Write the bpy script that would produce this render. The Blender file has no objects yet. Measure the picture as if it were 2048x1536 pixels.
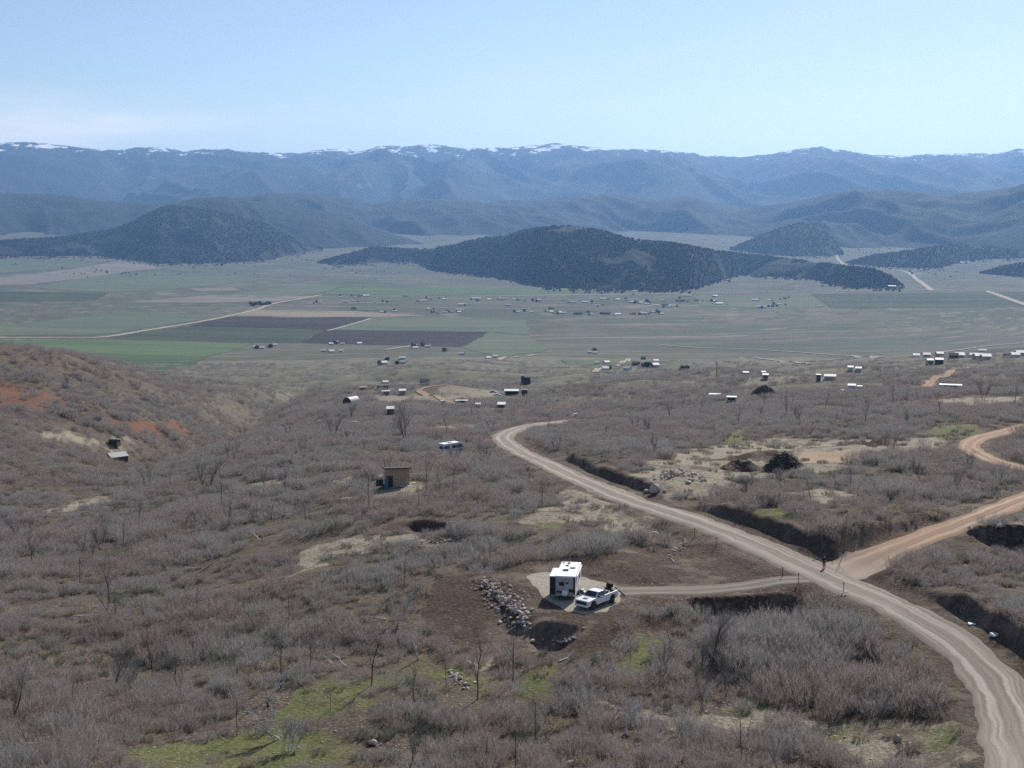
import bpy, bmesh, math, random
import numpy as np
from mathutils import Vector, Matrix
from mathutils.geometry import delaunay_2d_cdt

# ------------------------------------------------------------------ camera
R = math.radians
CAMZ = 45.5                      # camera height above the trailer pad (drone)
FPX = 2731.0                     # focal length in photo pixels (48 mm on 36 mm)
PITCH = math.atan(328 / FPX)     # eye level lies at row 440 of the photo
scene = bpy.context.scene
COL = scene.collection
cam_d = bpy.data.cameras.new('camera'); cam_d.lens = 48.0; cam_d.sensor_width = 36.0
cam_d.clip_start = 1.0; cam_d.clip_end = 200000.0
cam = bpy.data.objects.new('camera', cam_d); COL.objects.link(cam)
cam.location = (0, 0, CAMZ); cam.rotation_euler = (math.pi / 2 - PITCH, 0, 0)
scene.camera = cam

# ------------------------------------------------------------------ world, sun, exposure
SUN_AZ, SUN_EL = R(22), R(36)    # azimuth to the right of the view direction (+Y)
world = bpy.data.worlds.new('World'); scene.world = world; world.use_nodes = True
def build_world():
    nt = world.node_tree; nt.nodes.clear()
    N = nt.nodes.new; L = nt.links.new
    sky = N('ShaderNodeTexSky'); sky.sky_type = 'NISHITA'; sky.sun_disc = False
    sky.sun_elevation = SUN_EL; sky.sun_rotation = SUN_AZ
    sky.altitude = 2000; sky.air_density = 1.0; sky.dust_density = 1.3; sky.ozone_density = 0.55
    # thin cirrus: stretched noise on a plane high above
    tc = N('ShaderNodeTexCoord'); sep = N('ShaderNodeSeparateXYZ'); L(tc.outputs['Generated'], sep.inputs[0])
    mz = N('ShaderNodeMath'); mz.operation = 'MAXIMUM'; mz.inputs[1].default_value = 0.03; L(sep.outputs[2], mz.inputs[0])
    dx = N('ShaderNodeMath'); dx.operation = 'DIVIDE'; L(sep.outputs[0], dx.inputs[0]); L(mz.outputs[0], dx.inputs[1])
    dy = N('ShaderNodeMath'); dy.operation = 'DIVIDE'; L(sep.outputs[1], dy.inputs[0]); L(mz.outputs[0], dy.inputs[1])
    cb = N('ShaderNodeCombineXYZ'); L(dx.outputs[0], cb.inputs[0]); L(dy.outputs[0], cb.inputs[1])
    mp = N('ShaderNodeMapping'); mp.inputs['Scale'].default_value = (0.13, 0.07, 1); mp.inputs['Location'].default_value = (1.1, 3.35, 0)
    L(cb.outputs[0], mp.inputs[0])
    nz = N('ShaderNodeTexNoise'); nz.inputs['Scale'].default_value = 1.0; nz.inputs['Detail'].default_value = 6; nz.inputs['Roughness'].default_value = 0.55
    L(mp.outputs[0], nz.inputs['Vector'])
    cr = N('ShaderNodeMapRange'); cr.inputs[1].default_value = 0.46; cr.inputs[2].default_value = 0.72; cr.inputs[3].default_value = 0; cr.inputs[4].default_value = 0.8; cr.interpolation_type = 'SMOOTHSTEP'
    L(nz.outputs['Fac'], cr.inputs[0])
    def mth(op, a, b=0.0):
        nd = N('ShaderNodeMath'); nd.operation = op
        for i, q in ((0, a), (1, b)):
            if hasattr(q, 'links'): L(q, nd.inputs[i])
            else: nd.inputs[i].default_value = q
        return nd.outputs[0]
    azm = mth('ARCTAN2', sep.outputs[0], sep.outputs[1])
    def bank(az, saz, el, sel):
        u = mth('DIVIDE', mth('SUBTRACT', azm, R(az)), R(saz)); v = mth('DIVIDE', mth('SUBTRACT', sep.outputs[2], math.sin(R(el))), R(sel))
        return mth('EXPONENT', mth('MULTIPLY', mth('ADD', mth('MULTIPLY', u, u), mth('MULTIPLY', v, v)), -1.0))
    st = N('ShaderNodeMapping'); st.inputs['Scale'].default_value = (9, 9, 60); L(tc.outputs['Generated'], st.inputs[0])
    n2 = N('ShaderNodeTexNoise'); n2.inputs['Scale'].default_value = 1.0; n2.inputs['Detail'].default_value = 6; L(st.outputs[0], n2.inputs['Vector'])
    wisp = mth('ADD', mth('ADD', bank(-20, 7.5, 3.4, 1.15), mth('MULTIPLY', bank(20, 6, 1.9, 0.8), 0.7)), mth('MULTIPLY', bank(-52, 14, 5, 2), 0.8))
    wisp = mth('MULTIPLY', wisp, mth('MULTIPLY', mth('MAXIMUM', mth('SUBTRACT', n2.outputs['Fac'], 0.2), 0.0), 2.6))
    cf = mth('MINIMUM', mth('ADD', mth('MULTIPLY', cr.outputs[0], 0.25), wisp), 0.85)
    mix = N('ShaderNodeMix'); mix.data_type = 'RGBA'; L(cf, mix.inputs['Factor'])
    mix.inputs['B'].default_value = (11.5, 11.4, 11.1, 1)
    L(sky.outputs[0], mix.inputs['A'])
    bg = N('ShaderNodeBackground'); bg.inputs['Strength'].default_value = 0.09
    L(mix.outputs['Result'], bg.inputs['Color'])
    out = N('ShaderNodeOutputWorld'); L(bg.outputs[0], out.inputs['Surface'])
build_world()
sun_d = bpy.data.lights.new('sun', 'SUN'); sun_d.energy = 5.0; sun_d.angle = R(0.53); sun_d.color = (1.0, 0.95, 0.88)
sun = bpy.data.objects.new('sun', sun_d); COL.objects.link(sun)
to_sun = Vector((math.sin(SUN_AZ) * math.cos(SUN_EL), math.cos(SUN_AZ) * math.cos(SUN_EL), math.sin(SUN_EL)))
sun.rotation_euler = to_sun.to_track_quat('Z', 'Y').to_euler()
vs = scene.view_settings
vs.view_transform = 'Standard'; vs.look = 'None'; vs.gamma = 1.0; vs.use_curve_mapping = False; vs.exposure = 0.22
scene.render.engine = 'CYCLES'
scene.cycles.max_bounces = 5; scene.cycles.diffuse_bounces = 2; scene.cycles.glossy_bounces = 2
scene.cycles.volume_bounces = 0; scene.cycles.sample_clamp_indirect = 1.5; scene.cycles.transparent_max_bounces = 8
scene.cycles.use_denoising = False; scene.cycles.denoiser = 'OPENIMAGEDENOISE'

# ------------------------------------------------------------------ small tools
rng = np.random.default_rng(7)
random.seed(7)
CP, SP = math.cos(PITCH), math.sin(PITCH)
def ray(px, py):
    a = (np.asarray(px, float) - 1024) / FPX; b = (768 - np.asarray(py, float)) / FPX
    return a, CP + b * SP, -SP + b * CP
def px_of(x, y, z):                       # world -> photo pixel
    z = z - CAMZ
    f = y * CP - z * SP; u = y * SP + z * CP
    return 1024 + FPX * x / f, 768 - FPX * u / f
def smooth(a, b, x):
    t = np.clip((x - a) / (b - a), 0, 1); return t * t * (3 - 2 * t)
def _hash(ix, iy, seed):
    h = (ix.astype(np.int64) * 374761393 + iy.astype(np.int64) * 668265263 + seed * 1442695041) & 0xffffffff
    h = ((h ^ (h >> 13)) * 1274126177) & 0xffffffff
    return ((h ^ (h >> 16)) & 0xffff) / 65535.0
def vnoise(x, y, seed=0):                 # gradient noise, about -1..1
    x = np.asarray(x, float); y = np.asarray(y, float)
    ix = np.floor(x); iy = np.floor(y); fx = x - ix; fy = y - iy
    ux = fx * fx * fx * (fx * (fx * 6 - 15) + 10); uy = fy * fy * fy * (fy * (fy * 6 - 15) + 10)
    def g(i, j):
        a = _hash(ix + i, iy + j, seed) * 2 * np.pi
        return np.cos(a) * (fx - i) + np.sin(a) * (fy - j)
    n0 = g(0, 0) * (1 - ux) + g(1, 0) * ux; n1 = g(0, 1) * (1 - ux) + g(1, 1) * ux
    return (n0 * (1 - uy) + n1 * uy) * 1.5
def fbm(x, y, seed=0, octaves=4, gain=0.5):
    t = 0; a = 1.0; s = 0
    for k in range(octaves):
        t = t + a * vnoise(x * 2 ** k, y * 2 ** k, seed + 17 * k); s += a; a *= gain
    return t / s
def in_poly(x, y, poly):
    inside = np.zeros(np.shape(x), bool); n = len(poly)
    for i in range(n):
        x0, y0 = poly[i]; x1, y1 = poly[(i + 1) % n]
        c = ((y0 > y) != (y1 > y)) & (x < (x1 - x0) * (y - y0) / ((y1 - y0) or 1e-9) + x0)
        inside ^= c
    return inside
def seg_dist(x, y, pts):                  # distance to polyline, signed side (+ right), arclength
    x = np.asarray(x, float); y = np.asarray(y, float)
    best = np.full(x.shape, 1e18); side = np.zeros(x.shape); arc = np.zeros(x.shape); s = 0.0
    for i in range(len(pts) - 1):
        ax, ay = pts[i][:2]; bx, by = pts[i + 1][:2]
        dx, dy = bx - ax, by - ay; l2 = dx * dx + dy * dy; l = math.sqrt(l2)
        t = np.clip(((x - ax) * dx + (y - ay) * dy) / l2, 0, 1)
        ex = x - ax - t * dx; ey = y - ay - t * dy; d2 = ex * ex + ey * ey
        m = d2 < best
        best = np.where(m, d2, best); side = np.where(m, np.sign((x - ax) * dy - (y - ay) * dx), side)
        arc = np.where(m, s + t * l, arc); s += l
    return np.sqrt(best), side, arc

# ------------------------------------------------------------------ materials
class NT:
    def __init__(s, m): s.t = m.node_tree; s.t.nodes.clear()
    def n(s, typ, **kw):
        nd = s.t.nodes.new('ShaderNode' + typ)
        for k, v in kw.items():
            if k.startswith('i_'):
                key = k[2:]; key = int(key) if key.isdigit() else key.replace('_', ' ')
                nd.inputs[key].default_value = v
            else: setattr(nd, k, v)
        return nd
    def l(s, a, b): s.t.links.new(a, b)
    def noise(s, vec, scale, detail=4, rough=0.55):
        nd = s.n('TexNoise'); nd.inputs['Scale'].default_value = scale; nd.inputs['Detail'].default_value = detail; nd.inputs['Roughness'].default_value = rough
        s.l(vec, nd.inputs['Vector']); return nd.outputs['Fac']
    def rng(s, v, a, b, lo=0.0, hi=1.0):
        nd = s.n('MapRange'); nd.interpolation_type = 'SMOOTHSTEP'
        for i, q in zip((1, 2, 3, 4), (a, b, lo, hi)): nd.inputs[i].default_value = q
        s.l(v, nd.inputs[0]); return nd.outputs[0]
    def math(s, op, a, b):
        nd = s.n('Math'); nd.operation = op
        for i, q in ((0, a), (1, b)):
            if hasattr(q, 'links'): s.l(q, nd.inputs[i])
            else: nd.inputs[i].default_value = q
        return nd.outputs[0]
    def mix(s, f, a, b, blend='MIX'):
        nd = s.n('Mix'); nd.data_type = 'RGBA'; nd.blend_type = blend
        for key, q in (('Factor', f), ('A', a), ('B', b)):
            sock = nd.inputs[key] if key == 'Factor' else [i for i in nd.inputs if i.name == key and i.type == 'RGBA'][0]
            if hasattr(q, 'links'): s.l(q, sock)
            else: sock.default_value = q if key == 'Factor' else (*q, 1)
        return [o for o in nd.outputs if o.type == 'RGBA'][0]
    def out(s, col, rough=0.9, bump=None, strength=0.5, dist=0.1, metal=0.0, spec=0.2):
        b = s.n('BsdfPrincipled'); o = s.n('OutputMaterial'); s.l(b.outputs[0], o.inputs[0])
        if hasattr(col, 'links'): s.l(col, b.inputs['Base Color'])
        else: b.inputs['Base Color'].default_value = (*col, 1)
        if hasattr(rough, 'links'): s.l(rough, b.inputs['Roughness'])
        else: b.inputs['Roughness'].default_value = rough
        b.inputs['Metallic'].default_value = metal; b.inputs['Specular IOR Level'].default_value = spec
        if bump is not None:
            bp = s.n('Bump'); bp.inputs['Strength'].default_value = strength; bp.inputs['Distance'].default_value = dist
            s.l(bump, bp.inputs['Height']); s.l(bp.outputs[0], b.inputs['Normal'])
        return b
MATS = {}
def newmat(name):
    m = bpy.data.materials.new(name); m.use_nodes = True; MATS[name] = m; return m, NT(m)
def plain(name, col, rough=0.6, metal=0.0, spec=0.4, var=0.12, scale=3.0):
    """one-colour material with slight wear"""
    m, t = newmat(name)
    tc = t.n('TexCoord').outputs['Object']
    f = t.noise(tc, scale, 5)
    c = t.mix(t.rng(f, 0.35, 0.7), tuple(q * (1 - var) for q in col), tuple(min(1, q * (1 + var * 0.5)) for q in col))
    t.out(c, rough, metal=metal, spec=spec)
    return m

plain('white_paint', (0.80, 0.80, 0.79), 0.35, spec=0.5, var=0.06)
plain('white_roof', (0.82, 0.82, 0.80), 0.6, var=0.08)
plain('pale_roof', (0.60, 0.60, 0.585), 0.6, var=0.2)
plain('grey_paint', (0.33, 0.34, 0.35), 0.5)
plain('pale_panel', (0.55, 0.56, 0.57), 0.5)
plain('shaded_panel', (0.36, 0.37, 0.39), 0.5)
plain('dark_rim', (0.06, 0.06, 0.065), 0.4, metal=0.5)
plain('black_plastic', (0.012, 0.012, 0.014), 0.5)
plain('rubber', (0.018, 0.018, 0.018), 0.85)
plain('dark_glass', (0.01, 0.012, 0.016), 0.08, spec=0.6)
plain('chrome', (0.6, 0.6, 0.6), 0.25, metal=0.9)
plain('steel', (0.35, 0.35, 0.36), 0.4, metal=0.6)
plain('lamp_glass', (0.7, 0.7, 0.68), 0.15)
plain('red_plastic', (0.35, 0.02, 0.02), 0.4)
plain('tan_board', (0.42, 0.29, 0.20), 0.85, var=0.25)
plain('weathered_wood', (0.36, 0.31, 0.25), 0.9, var=0.3)
plain('pale_plank', (0.55, 0.50, 0.40), 0.9, var=0.25)
plain('brown_board', (0.10, 0.065, 0.045), 0.9, var=0.3)
plain('dark_shingle', (0.045, 0.04, 0.04), 0.9, var=0.3)
plain('dark_metal', (0.03, 0.03, 0.033), 0.6)
plain('blue_panel', (0.16, 0.24, 0.33), 0.5)
plain('blue_stripe', (0.08, 0.14, 0.24), 0.5)
plain('tin_roof', (0.40, 0.40, 0.39), 0.6, metal=0.1, var=0.25)
plain('red_roof', (0.22, 0.08, 0.05), 0.8, var=0.2)
plain('beige_siding', (0.48, 0.43, 0.34), 0.8)
plain('plastic_white', (0.78, 0.78, 0.77), 0.5)
plain('tarp_blue', (0.05, 0.11, 0.20), 0.5)
plain('skin', (0.45, 0.28, 0.2), 0.6)
plain('brown_cloth', (0.14, 0.075, 0.045), 0.9)
plain('dark_cloth', (0.03, 0.02, 0.018), 0.9)
plain('hair', (0.02, 0.015, 0.012), 0.8)

def mat_twig(name, cols, seed, thin=0.0):
    m, t = newmat(name)
    oi = t.n('ObjectInfo')
    f = t.noise(oi.outputs['Location'], 0.035 + 0.004 * seed, 3)
    g = t.math('ADD', t.rng(f, 0.3, 0.7), t.math('MULTIPLY', t.math('SUBTRACT', oi.outputs['Random'], 0.5), 0.9))
    c = t.mix(t.rng(g, 0.1, 0.9), cols[0], cols[1])
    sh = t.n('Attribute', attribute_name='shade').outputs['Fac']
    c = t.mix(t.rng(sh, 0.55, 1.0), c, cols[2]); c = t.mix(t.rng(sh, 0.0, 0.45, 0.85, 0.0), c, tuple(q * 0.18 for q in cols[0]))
    b = t.out(c, 0.6, spec=0.4)
    if thin:
        tr = t.n('BsdfTranslucent'); t.l(c, tr.inputs['Color']); mx = t.n('MixShader'); mx.inputs[0].default_value = thin
        t.l(b.outputs[0], mx.inputs[1]); t.l(tr.outputs[0], mx.inputs[2])
        t.l(mx.outputs[0], [n for n in t.t.nodes if n.type == 'OUTPUT_MATERIAL'][0].inputs[0])
    return m
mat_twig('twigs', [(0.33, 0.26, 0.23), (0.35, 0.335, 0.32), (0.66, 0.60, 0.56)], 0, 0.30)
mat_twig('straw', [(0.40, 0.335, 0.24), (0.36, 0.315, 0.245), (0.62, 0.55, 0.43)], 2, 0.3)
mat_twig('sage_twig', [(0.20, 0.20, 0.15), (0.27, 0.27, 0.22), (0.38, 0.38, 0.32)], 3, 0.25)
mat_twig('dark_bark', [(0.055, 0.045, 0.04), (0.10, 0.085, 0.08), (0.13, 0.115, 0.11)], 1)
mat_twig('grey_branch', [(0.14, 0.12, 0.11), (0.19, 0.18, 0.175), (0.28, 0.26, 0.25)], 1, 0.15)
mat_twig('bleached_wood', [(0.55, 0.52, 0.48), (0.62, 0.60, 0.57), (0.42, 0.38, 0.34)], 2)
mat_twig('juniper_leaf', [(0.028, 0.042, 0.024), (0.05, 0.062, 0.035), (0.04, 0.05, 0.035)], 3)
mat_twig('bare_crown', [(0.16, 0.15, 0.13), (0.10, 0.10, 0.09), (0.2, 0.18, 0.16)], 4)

def mat_stone(name, a, b, c):
    m, t = newmat(name)
    oi = t.n('ObjectInfo'); tc = t.n('TexCoord').outputs['Object']
    col = t.mix(oi.outputs['Random'], a, b)
    col = t.mix(t.rng(t.noise(tc, 4, 5), 0.4, 0.65, 0, 0.6), col, c)
    t.out(col, 0.9, t.noise(tc, 9, 4), 0.4, 0.05)
mat_stone('stone', (0.60, 0.55, 0.50), (0.40, 0.31, 0.26), (0.27, 0.23, 0.20))

def mat_ground():
    m, t = newmat('hillside_soil')
    pos = t.n('NewGeometry').outputs['Position']
    z = t.n('Attribute', attribute_name='zone'); sep = t.n('SeparateColor'); t.l(z.outputs['Color'], sep.inputs[0])
    z2 = t.n('Attribute', attribute_name='zone2'); sep2 = t.n('SeparateColor'); t.l(z2.outputs['Color'], sep2.inputs[0])
    big = t.noise(pos, 0.05, 5, 0.6); mid = t.noise(pos, 0.33, 6, 0.65); fine = t.noise(pos, 2.2, 5, 0.7); tiny = t.noise(pos, 7.0, 3, 0.7)
    soil = t.mix(t.rng(mid, 0.38, 0.66), (0.07, 0.052, 0.041), (0.13, 0.102, 0.076))
    soil = t.mix(t.rng(fine, 0.45, 0.72), soil, (0.22, 0.185, 0.14))
    soil = t.mix(t.rng(big, 0.45, 0.68, 0, 0.5), soil, (0.135, 0.12, 0.08))
    patch = t.noise(pos, 0.14, 6, 0.7)
    # pale dry grass
    gdry = t.mix(t.rng(fine, 0.35, 0.65), (0.18, 0.152, 0.11), (0.38, 0.335, 0.25))
    w = t.rng(t.math('ADD', t.math('MULTIPLY', sep2.outputs[0], 0.85), t.math('MULTIPLY', t.math('SUBTRACT', patch, 0.5), 2.6)), 0.35, 0.9)
    c = t.mix(w, soil, gdry)
    # fresh green grass
    green = t.mix(t.rng(fine, 0.35, 0.7), (0.085, 0.098, 0.034), (0.19, 0.185, 0.08))
    w = t.rng(t.math('ADD', t.math('MULTIPLY', sep.outputs[0], 0.8), t.math('MULTIPLY', t.math('SUBTRACT', patch, 0.5), 2.8)), 0.35, 0.95)
    c = t.mix(w, c, green)
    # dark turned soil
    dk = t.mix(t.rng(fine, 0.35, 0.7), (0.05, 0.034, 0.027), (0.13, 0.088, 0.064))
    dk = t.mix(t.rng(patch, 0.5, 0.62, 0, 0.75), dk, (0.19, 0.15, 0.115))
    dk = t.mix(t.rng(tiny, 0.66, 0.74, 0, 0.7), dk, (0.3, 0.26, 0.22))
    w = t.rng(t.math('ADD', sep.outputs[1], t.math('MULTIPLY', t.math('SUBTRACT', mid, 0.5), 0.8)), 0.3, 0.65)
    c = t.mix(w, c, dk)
    # orange-red earth
    red = t.mix(t.rng(fine, 0.35, 0.7), (0.14, 0.065, 0.042), (0.235, 0.12, 0.078))
    w = t.rng(t.math('ADD', sep.outputs[2], t.math('MULTIPLY', t.math('SUBTRACT', mid, 0.5), 0.9)), 0.35, 0.7)
    c = t.mix(w, c, red)
    # sand (parking pad)
    sand = t.mix(t.rng(fine, 0.35, 0.7), (0.32, 0.285, 0.23), (0.44, 0.40, 0.33))
    w = t.rng(t.math('ADD', sep2.outputs[1], t.math('MULTIPLY', t.math('SUBTRACT', mid, 0.5), 0.35)), 0.4, 0.6)
    c = t.mix(w, c, sand)
    # far sage flats
    sage = t.mix(t.rng(big, 0.35, 0.65), (0.13, 0.125, 0.095), (0.20, 0.19, 0.13))
    sage = t.mix(t.rng(t.noise(pos, 0.09, 6, 0.7), 0.5, 0.72, 0, 0.85), sage, (0.065, 0.062, 0.055))
    c = t.mix(sep2.outputs[2], c, sage)
    ora = t.mix(t.rng(fine, 0.35, 0.7), (0.33, 0.23, 0.15), (0.42, 0.30, 0.20))
    c = t.mix(t.rng(t.math('ADD', z.outputs['Alpha'], t.math('MULTIPLY', t.math('SUBTRACT', mid, 0.5), 0.4)), 0.4, 0.6, 1, 0), c, ora)
    # small pale stones
    vor = t.n('TexVoronoi'); vor.inputs['Scale'].default_value = 1.9; t.l(pos, vor.inputs['Vector'])
    st = t.math('MULTIPLY', t.rng(vor.outputs['Distance'], 0.10, 0.22, 1, 0), t.rng(t.noise(pos, 0.12, 3), 0.5, 0.62))
    c = t.mix(t.math('MULTIPLY', st, t.math('SUBTRACT', 1.0, sep2.outputs[2])), c, (0.42, 0.39, 0.34))
    h = t.math('ADD', t.math('MULTIPLY', fine, 0.6), t.math('MULTIPLY', mid, 0.7))
    t.out(c, 0.95, h, 1.0, 0.5, spec=0.1)
mat_ground()

def mat_valley():
    m, t = newmat('valley_sage')
    pos = t.n('NewGeometry').outputs['Position']
    big = t.noise(pos, 0.0016, 6, 0.65); mid = t.noise(pos, 0.009, 6, 0.7); fin = t.noise(pos, 0.05, 4, 0.7)
    mp = t.n('Mapping'); mp.inputs['Scale'].default_value = (0.0009, 0.0052, 1); t.l(pos, mp.inputs[0])
    band = t.noise(mp.outputs[0], 1.0, 6, 0.7)
    c = t.mix(t.rng(big, 0.35, 0.65), (0.10, 0.102, 0.078), (0.165, 0.145, 0.112))
    c = t.mix(t.rng(band, 0.45, 0.6, 0, 0.8), c, (0.085, 0.108, 0.062))
    mp2 = t.n('Mapping'); mp2.inputs['Scale'].default_value = (0.0007, 0.012, 1); mp2.inputs['Rotation'].default_value = (0, 0, 0.06); t.l(pos, mp2.inputs[0])
    b2 = t.noise(mp2.outputs[0], 1.0, 5, 0.65)
    c = t.mix(t.rng(b2, 0.57, 0.63, 0, 0.75), c, (0.24, 0.205, 0.165)); c = t.mix(t.rng(b2, 0.36, 0.43, 0.7, 0), c, (0.06, 0.066, 0.05))
    c = t.mix(t.rng(mid, 0.45, 0.7, 0, 0.7), c, (0.075, 0.08, 0.06))
    c = t.mix(t.rng(fin, 0.55, 0.75, 0, 0.6), c, (0.06, 0.06, 0.05))
    t.out(c, 0.95, spec=0.05)
mat_valley()
def mat_field(name, a, b, scale=0.01):
    m, t = newmat(name)
    pos = t.n('NewGeometry').outputs['Position']
    mp = t.n('Mapping'); mp.inputs['Scale'].default_value = (0.25, 1, 1); t.l(pos, mp.inputs[0])
    n1 = t.noise(mp.outputs[0], scale, 6, 0.65); n2 = t.noise(pos, 0.07, 3, 0.6)
    c = t.mix(t.rng(n1, 0.32, 0.68), a, b)
    c = t.mix(t.rng(n2, 0.5, 0.75, 0, 0.3), c, tuple(q * 0.6 for q in a))
    t.out(c, 0.95, spec=0.05)
mat_field('field_green', (0.075, 0.122, 0.052), (0.125, 0.16, 0.082))
mat_field('field_deep_green', (0.05, 0.088, 0.04), (0.085, 0.12, 0.06))
mat_field('field_pale_green', (0.095, 0.125, 0.078), (0.145, 0.155, 0.105))
mat_field('field_ploughed', (0.035, 0.03, 0.032), (0.06, 0.05, 0.045))
mat_field('field_dark_green', (0.05, 0.06, 0.045), (0.085, 0.10, 0.06))
mat_field('field_tan', (0.22, 0.175, 0.13), (0.29, 0.24, 0.175))
mat_field('field_pink', (0.17, 0.148, 0.125), (0.235, 0.205, 0.175))

def mat_hill(name, dark, mid, bare, amount, snow=False):
    m, t = newmat(name)
    pos = t.n('NewGeometry').outputs['Position']
    big = t.noise(pos, 0.0012, 6, 0.6); md = t.noise(pos, 0.006, 6, 0.7); fin = t.noise(pos, 0.03, 5, 0.75)
    c = t.mix(t.rng(fin, 0.4, 0.65), dark, mid)
    s = t.math('ADD', t.math('MULTIPLY', big, 0.45), t.math('MULTIPLY', md, 0.55))
    c = t.mix(t.rng(s, 0.62 - amount, 0.70 - amount, 0, 0.85), c, bare)
    if snow:
        sp = t.n('SeparateXYZ'); t.l(pos, sp.inputs[0])
        hz = t.rng(sp.outputs[2], 720.0, 1020.0)
        mp = t.n('Mapping'); mp.inputs['Scale'].default_value = (0.0048, 0.0016, 0.013); t.l(pos, mp.inputs[0])
        sn = t.math('ADD', t.math('MULTIPLY', hz, 0.20), t.noise(mp.outputs[0], 1.0, 8, 0.66))
        c = t.mix(t.rng(sn, 0.705, 0.725), c, (0.85, 0.87, 0.9))
    t.out(c, 0.95, spec=0.05)
mat_hill('juniper_hill', (0.02, 0.024, 0.02), (0.042, 0.042, 0.034), (0.22, 0.18, 0.13), 0.03)
mat_hill('wooded_ridge', (0.018, 0.022, 0.02), (0.034, 0.036, 0.032), (0.13, 0.115, 0.10), 0.01)
mat_hill('mountain_forest', (0.02, 0.023, 0.022), (0.05, 0.047, 0.042), (0.23, 0.19, 0.165), 0.055, True)

def mat_road(name, base, light, dark, fade=None):
    m, t = newmat(name)
    u = t.n('Attribute', attribute_name='across').outputs['Fac']       # -1 .. 1 across the road
    v = t.n('Attribute', attribute_name='along').outputs['Fac']        # metres along it
    pos = t.n('NewGeometry').outputs['Position']
    wob = t.math('MULTIPLY', t.math('SUBTRACT', t.noise(pos, 0.12, 5, 0.6), 0.5), 0.55)
    uu = t.math('ADD', u, wob)
    a = t.math('ABSOLUTE', uu, 0.0)
    cb = t.n('CombineXYZ'); t.l(t.math('MULTIPLY', uu, 6.0), cb.inputs[0]); t.l(t.math('MULTIPLY', v, 0.035), cb.inputs[1])
    streak = t.noise(cb.outputs[0], 1.0, 5, 0.6)
    rut = t.rng(t.math('ABSOLUTE', t.math('SUBTRACT', a, 0.42), 0.0), 0.08, 0.22, 1, 0)
    fine = t.noise(pos, 2.5, 5, 0.7)
    c = t.mix(t.rng(streak, 0.35, 0.65), dark, base)
    c = t.mix(t.math('MULTIPLY', rut, t.rng(streak, 0.3, 0.65, 0.15, 0.9)), c, light)
    c = t.mix(t.rng(a, 0.78, 1.0, 0, 0.8), c, dark)
    c = t.mix(t.rng(fine, 0.5, 0.75, 0, 0.35), c, dark)
    if fade: c = t.mix(t.rng(t.math('ADD', v, t.math('MULTIPLY', t.math('SUBTRACT', streak, 0.5), 16.0)), 4.0, 17.0, 0.75, 0), c, fade)
    t.out(c, 0.95, t.math('ADD', fine, t.math('MULTIPLY', rut, -0.8)), 0.6, 0.12, spec=0.1)
mat_road('gravel_road', (0.275, 0.237, 0.20), (0.39, 0.345, 0.295), (0.19, 0.158, 0.13))
mat_road('orange_road', (0.34, 0.235, 0.155), (0.45, 0.33, 0.235), (0.235, 0.155, 0.105))
mat_road('side_road', (0.34, 0.235, 0.155), (0.45, 0.33, 0.235), (0.235, 0.155, 0.105), (0.30, 0.255, 0.215))
mat_road('drive_dirt', (0.22, 0.19, 0.155), (0.29, 0.255, 0.21), (0.14, 0.11, 0.09))
mat_road('valley_track', (0.38, 0.32, 0.25), (0.45, 0.39, 0.31), (0.30, 0.25, 0.19))
mat_road('highway', (0.30, 0.29, 0.27), (0.34, 0.33, 0.31), (0.27, 0.25, 0.22))

# ------------------------------------------------------------------ mesh helpers
def mesh_np(name, verts, quads, smooth_shade=True, attrs=None):
    me = bpy.data.meshes.new(name)
    verts = np.asarray(verts, np.float32); quads = np.asarray(quads, np.int32)
    k = quads.shape[1]
    me.vertices.add(len(verts)); me.vertices.foreach_set('co', verts.ravel())
    me.loops.add(quads.size); me.loops.foreach_set('vertex_index', quads.ravel())
    me.polygons.add(len(quads)); me.polygons.foreach_set('loop_start', np.arange(0, quads.size, k, dtype=np.int32))
    me.update(calc_edges=True)
    if smooth_shade: me.polygons.foreach_set('use_smooth', np.ones(len(quads), bool))
    for nm, (typ, arr) in (attrs or {}).items():
        at_ = me.attributes.new(nm, typ, 'POINT')
        at_.data.foreach_set('color' if typ == 'FLOAT_COLOR' else 'value', np.asarray(arr, np.float32).ravel())
    me.validate()
    return me
def link(name, me, mat=None, parent=None, loc=None):
    o = bpy.data.objects.new(name, me); COL.objects.link(o)
    if mat is not None and me is not None and not me.materials: me.materials.append(MATS[mat] if isinstance(mat, str) else mat)
    if parent is not None: o.parent = parent
    if loc is not None: o.location = loc
    return o
def tag(o, label, cat, group=None):
    o['label'] = label; o['category'] = cat
    if group: o['group'] = group
    return o
def structure(o): o['kind'] = 'structure'; return o
def empty(name, loc=(0, 0, 0), rz=0.0):
    o = bpy.data.objects.new(name, None); COL.objects.link(o); o.location = loc; o.rotation_euler = (0, 0, rz); o.empty_display_size = 0.5
    return o
def copy_tree(o, parent=None):
    c = o.copy(); COL.objects.link(c); c.parent = parent
    for ch in list(o.children): copy_tree(ch, c)
    return c
def grid_quads(nr, nc):
    i = np.arange(nr * nc).reshape(nr, nc)
    return np.stack([i[:-1, :-1], i[:-1, 1:], i[1:, 1:], i[1:, :-1]], -1).reshape(-1, 4)

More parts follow.
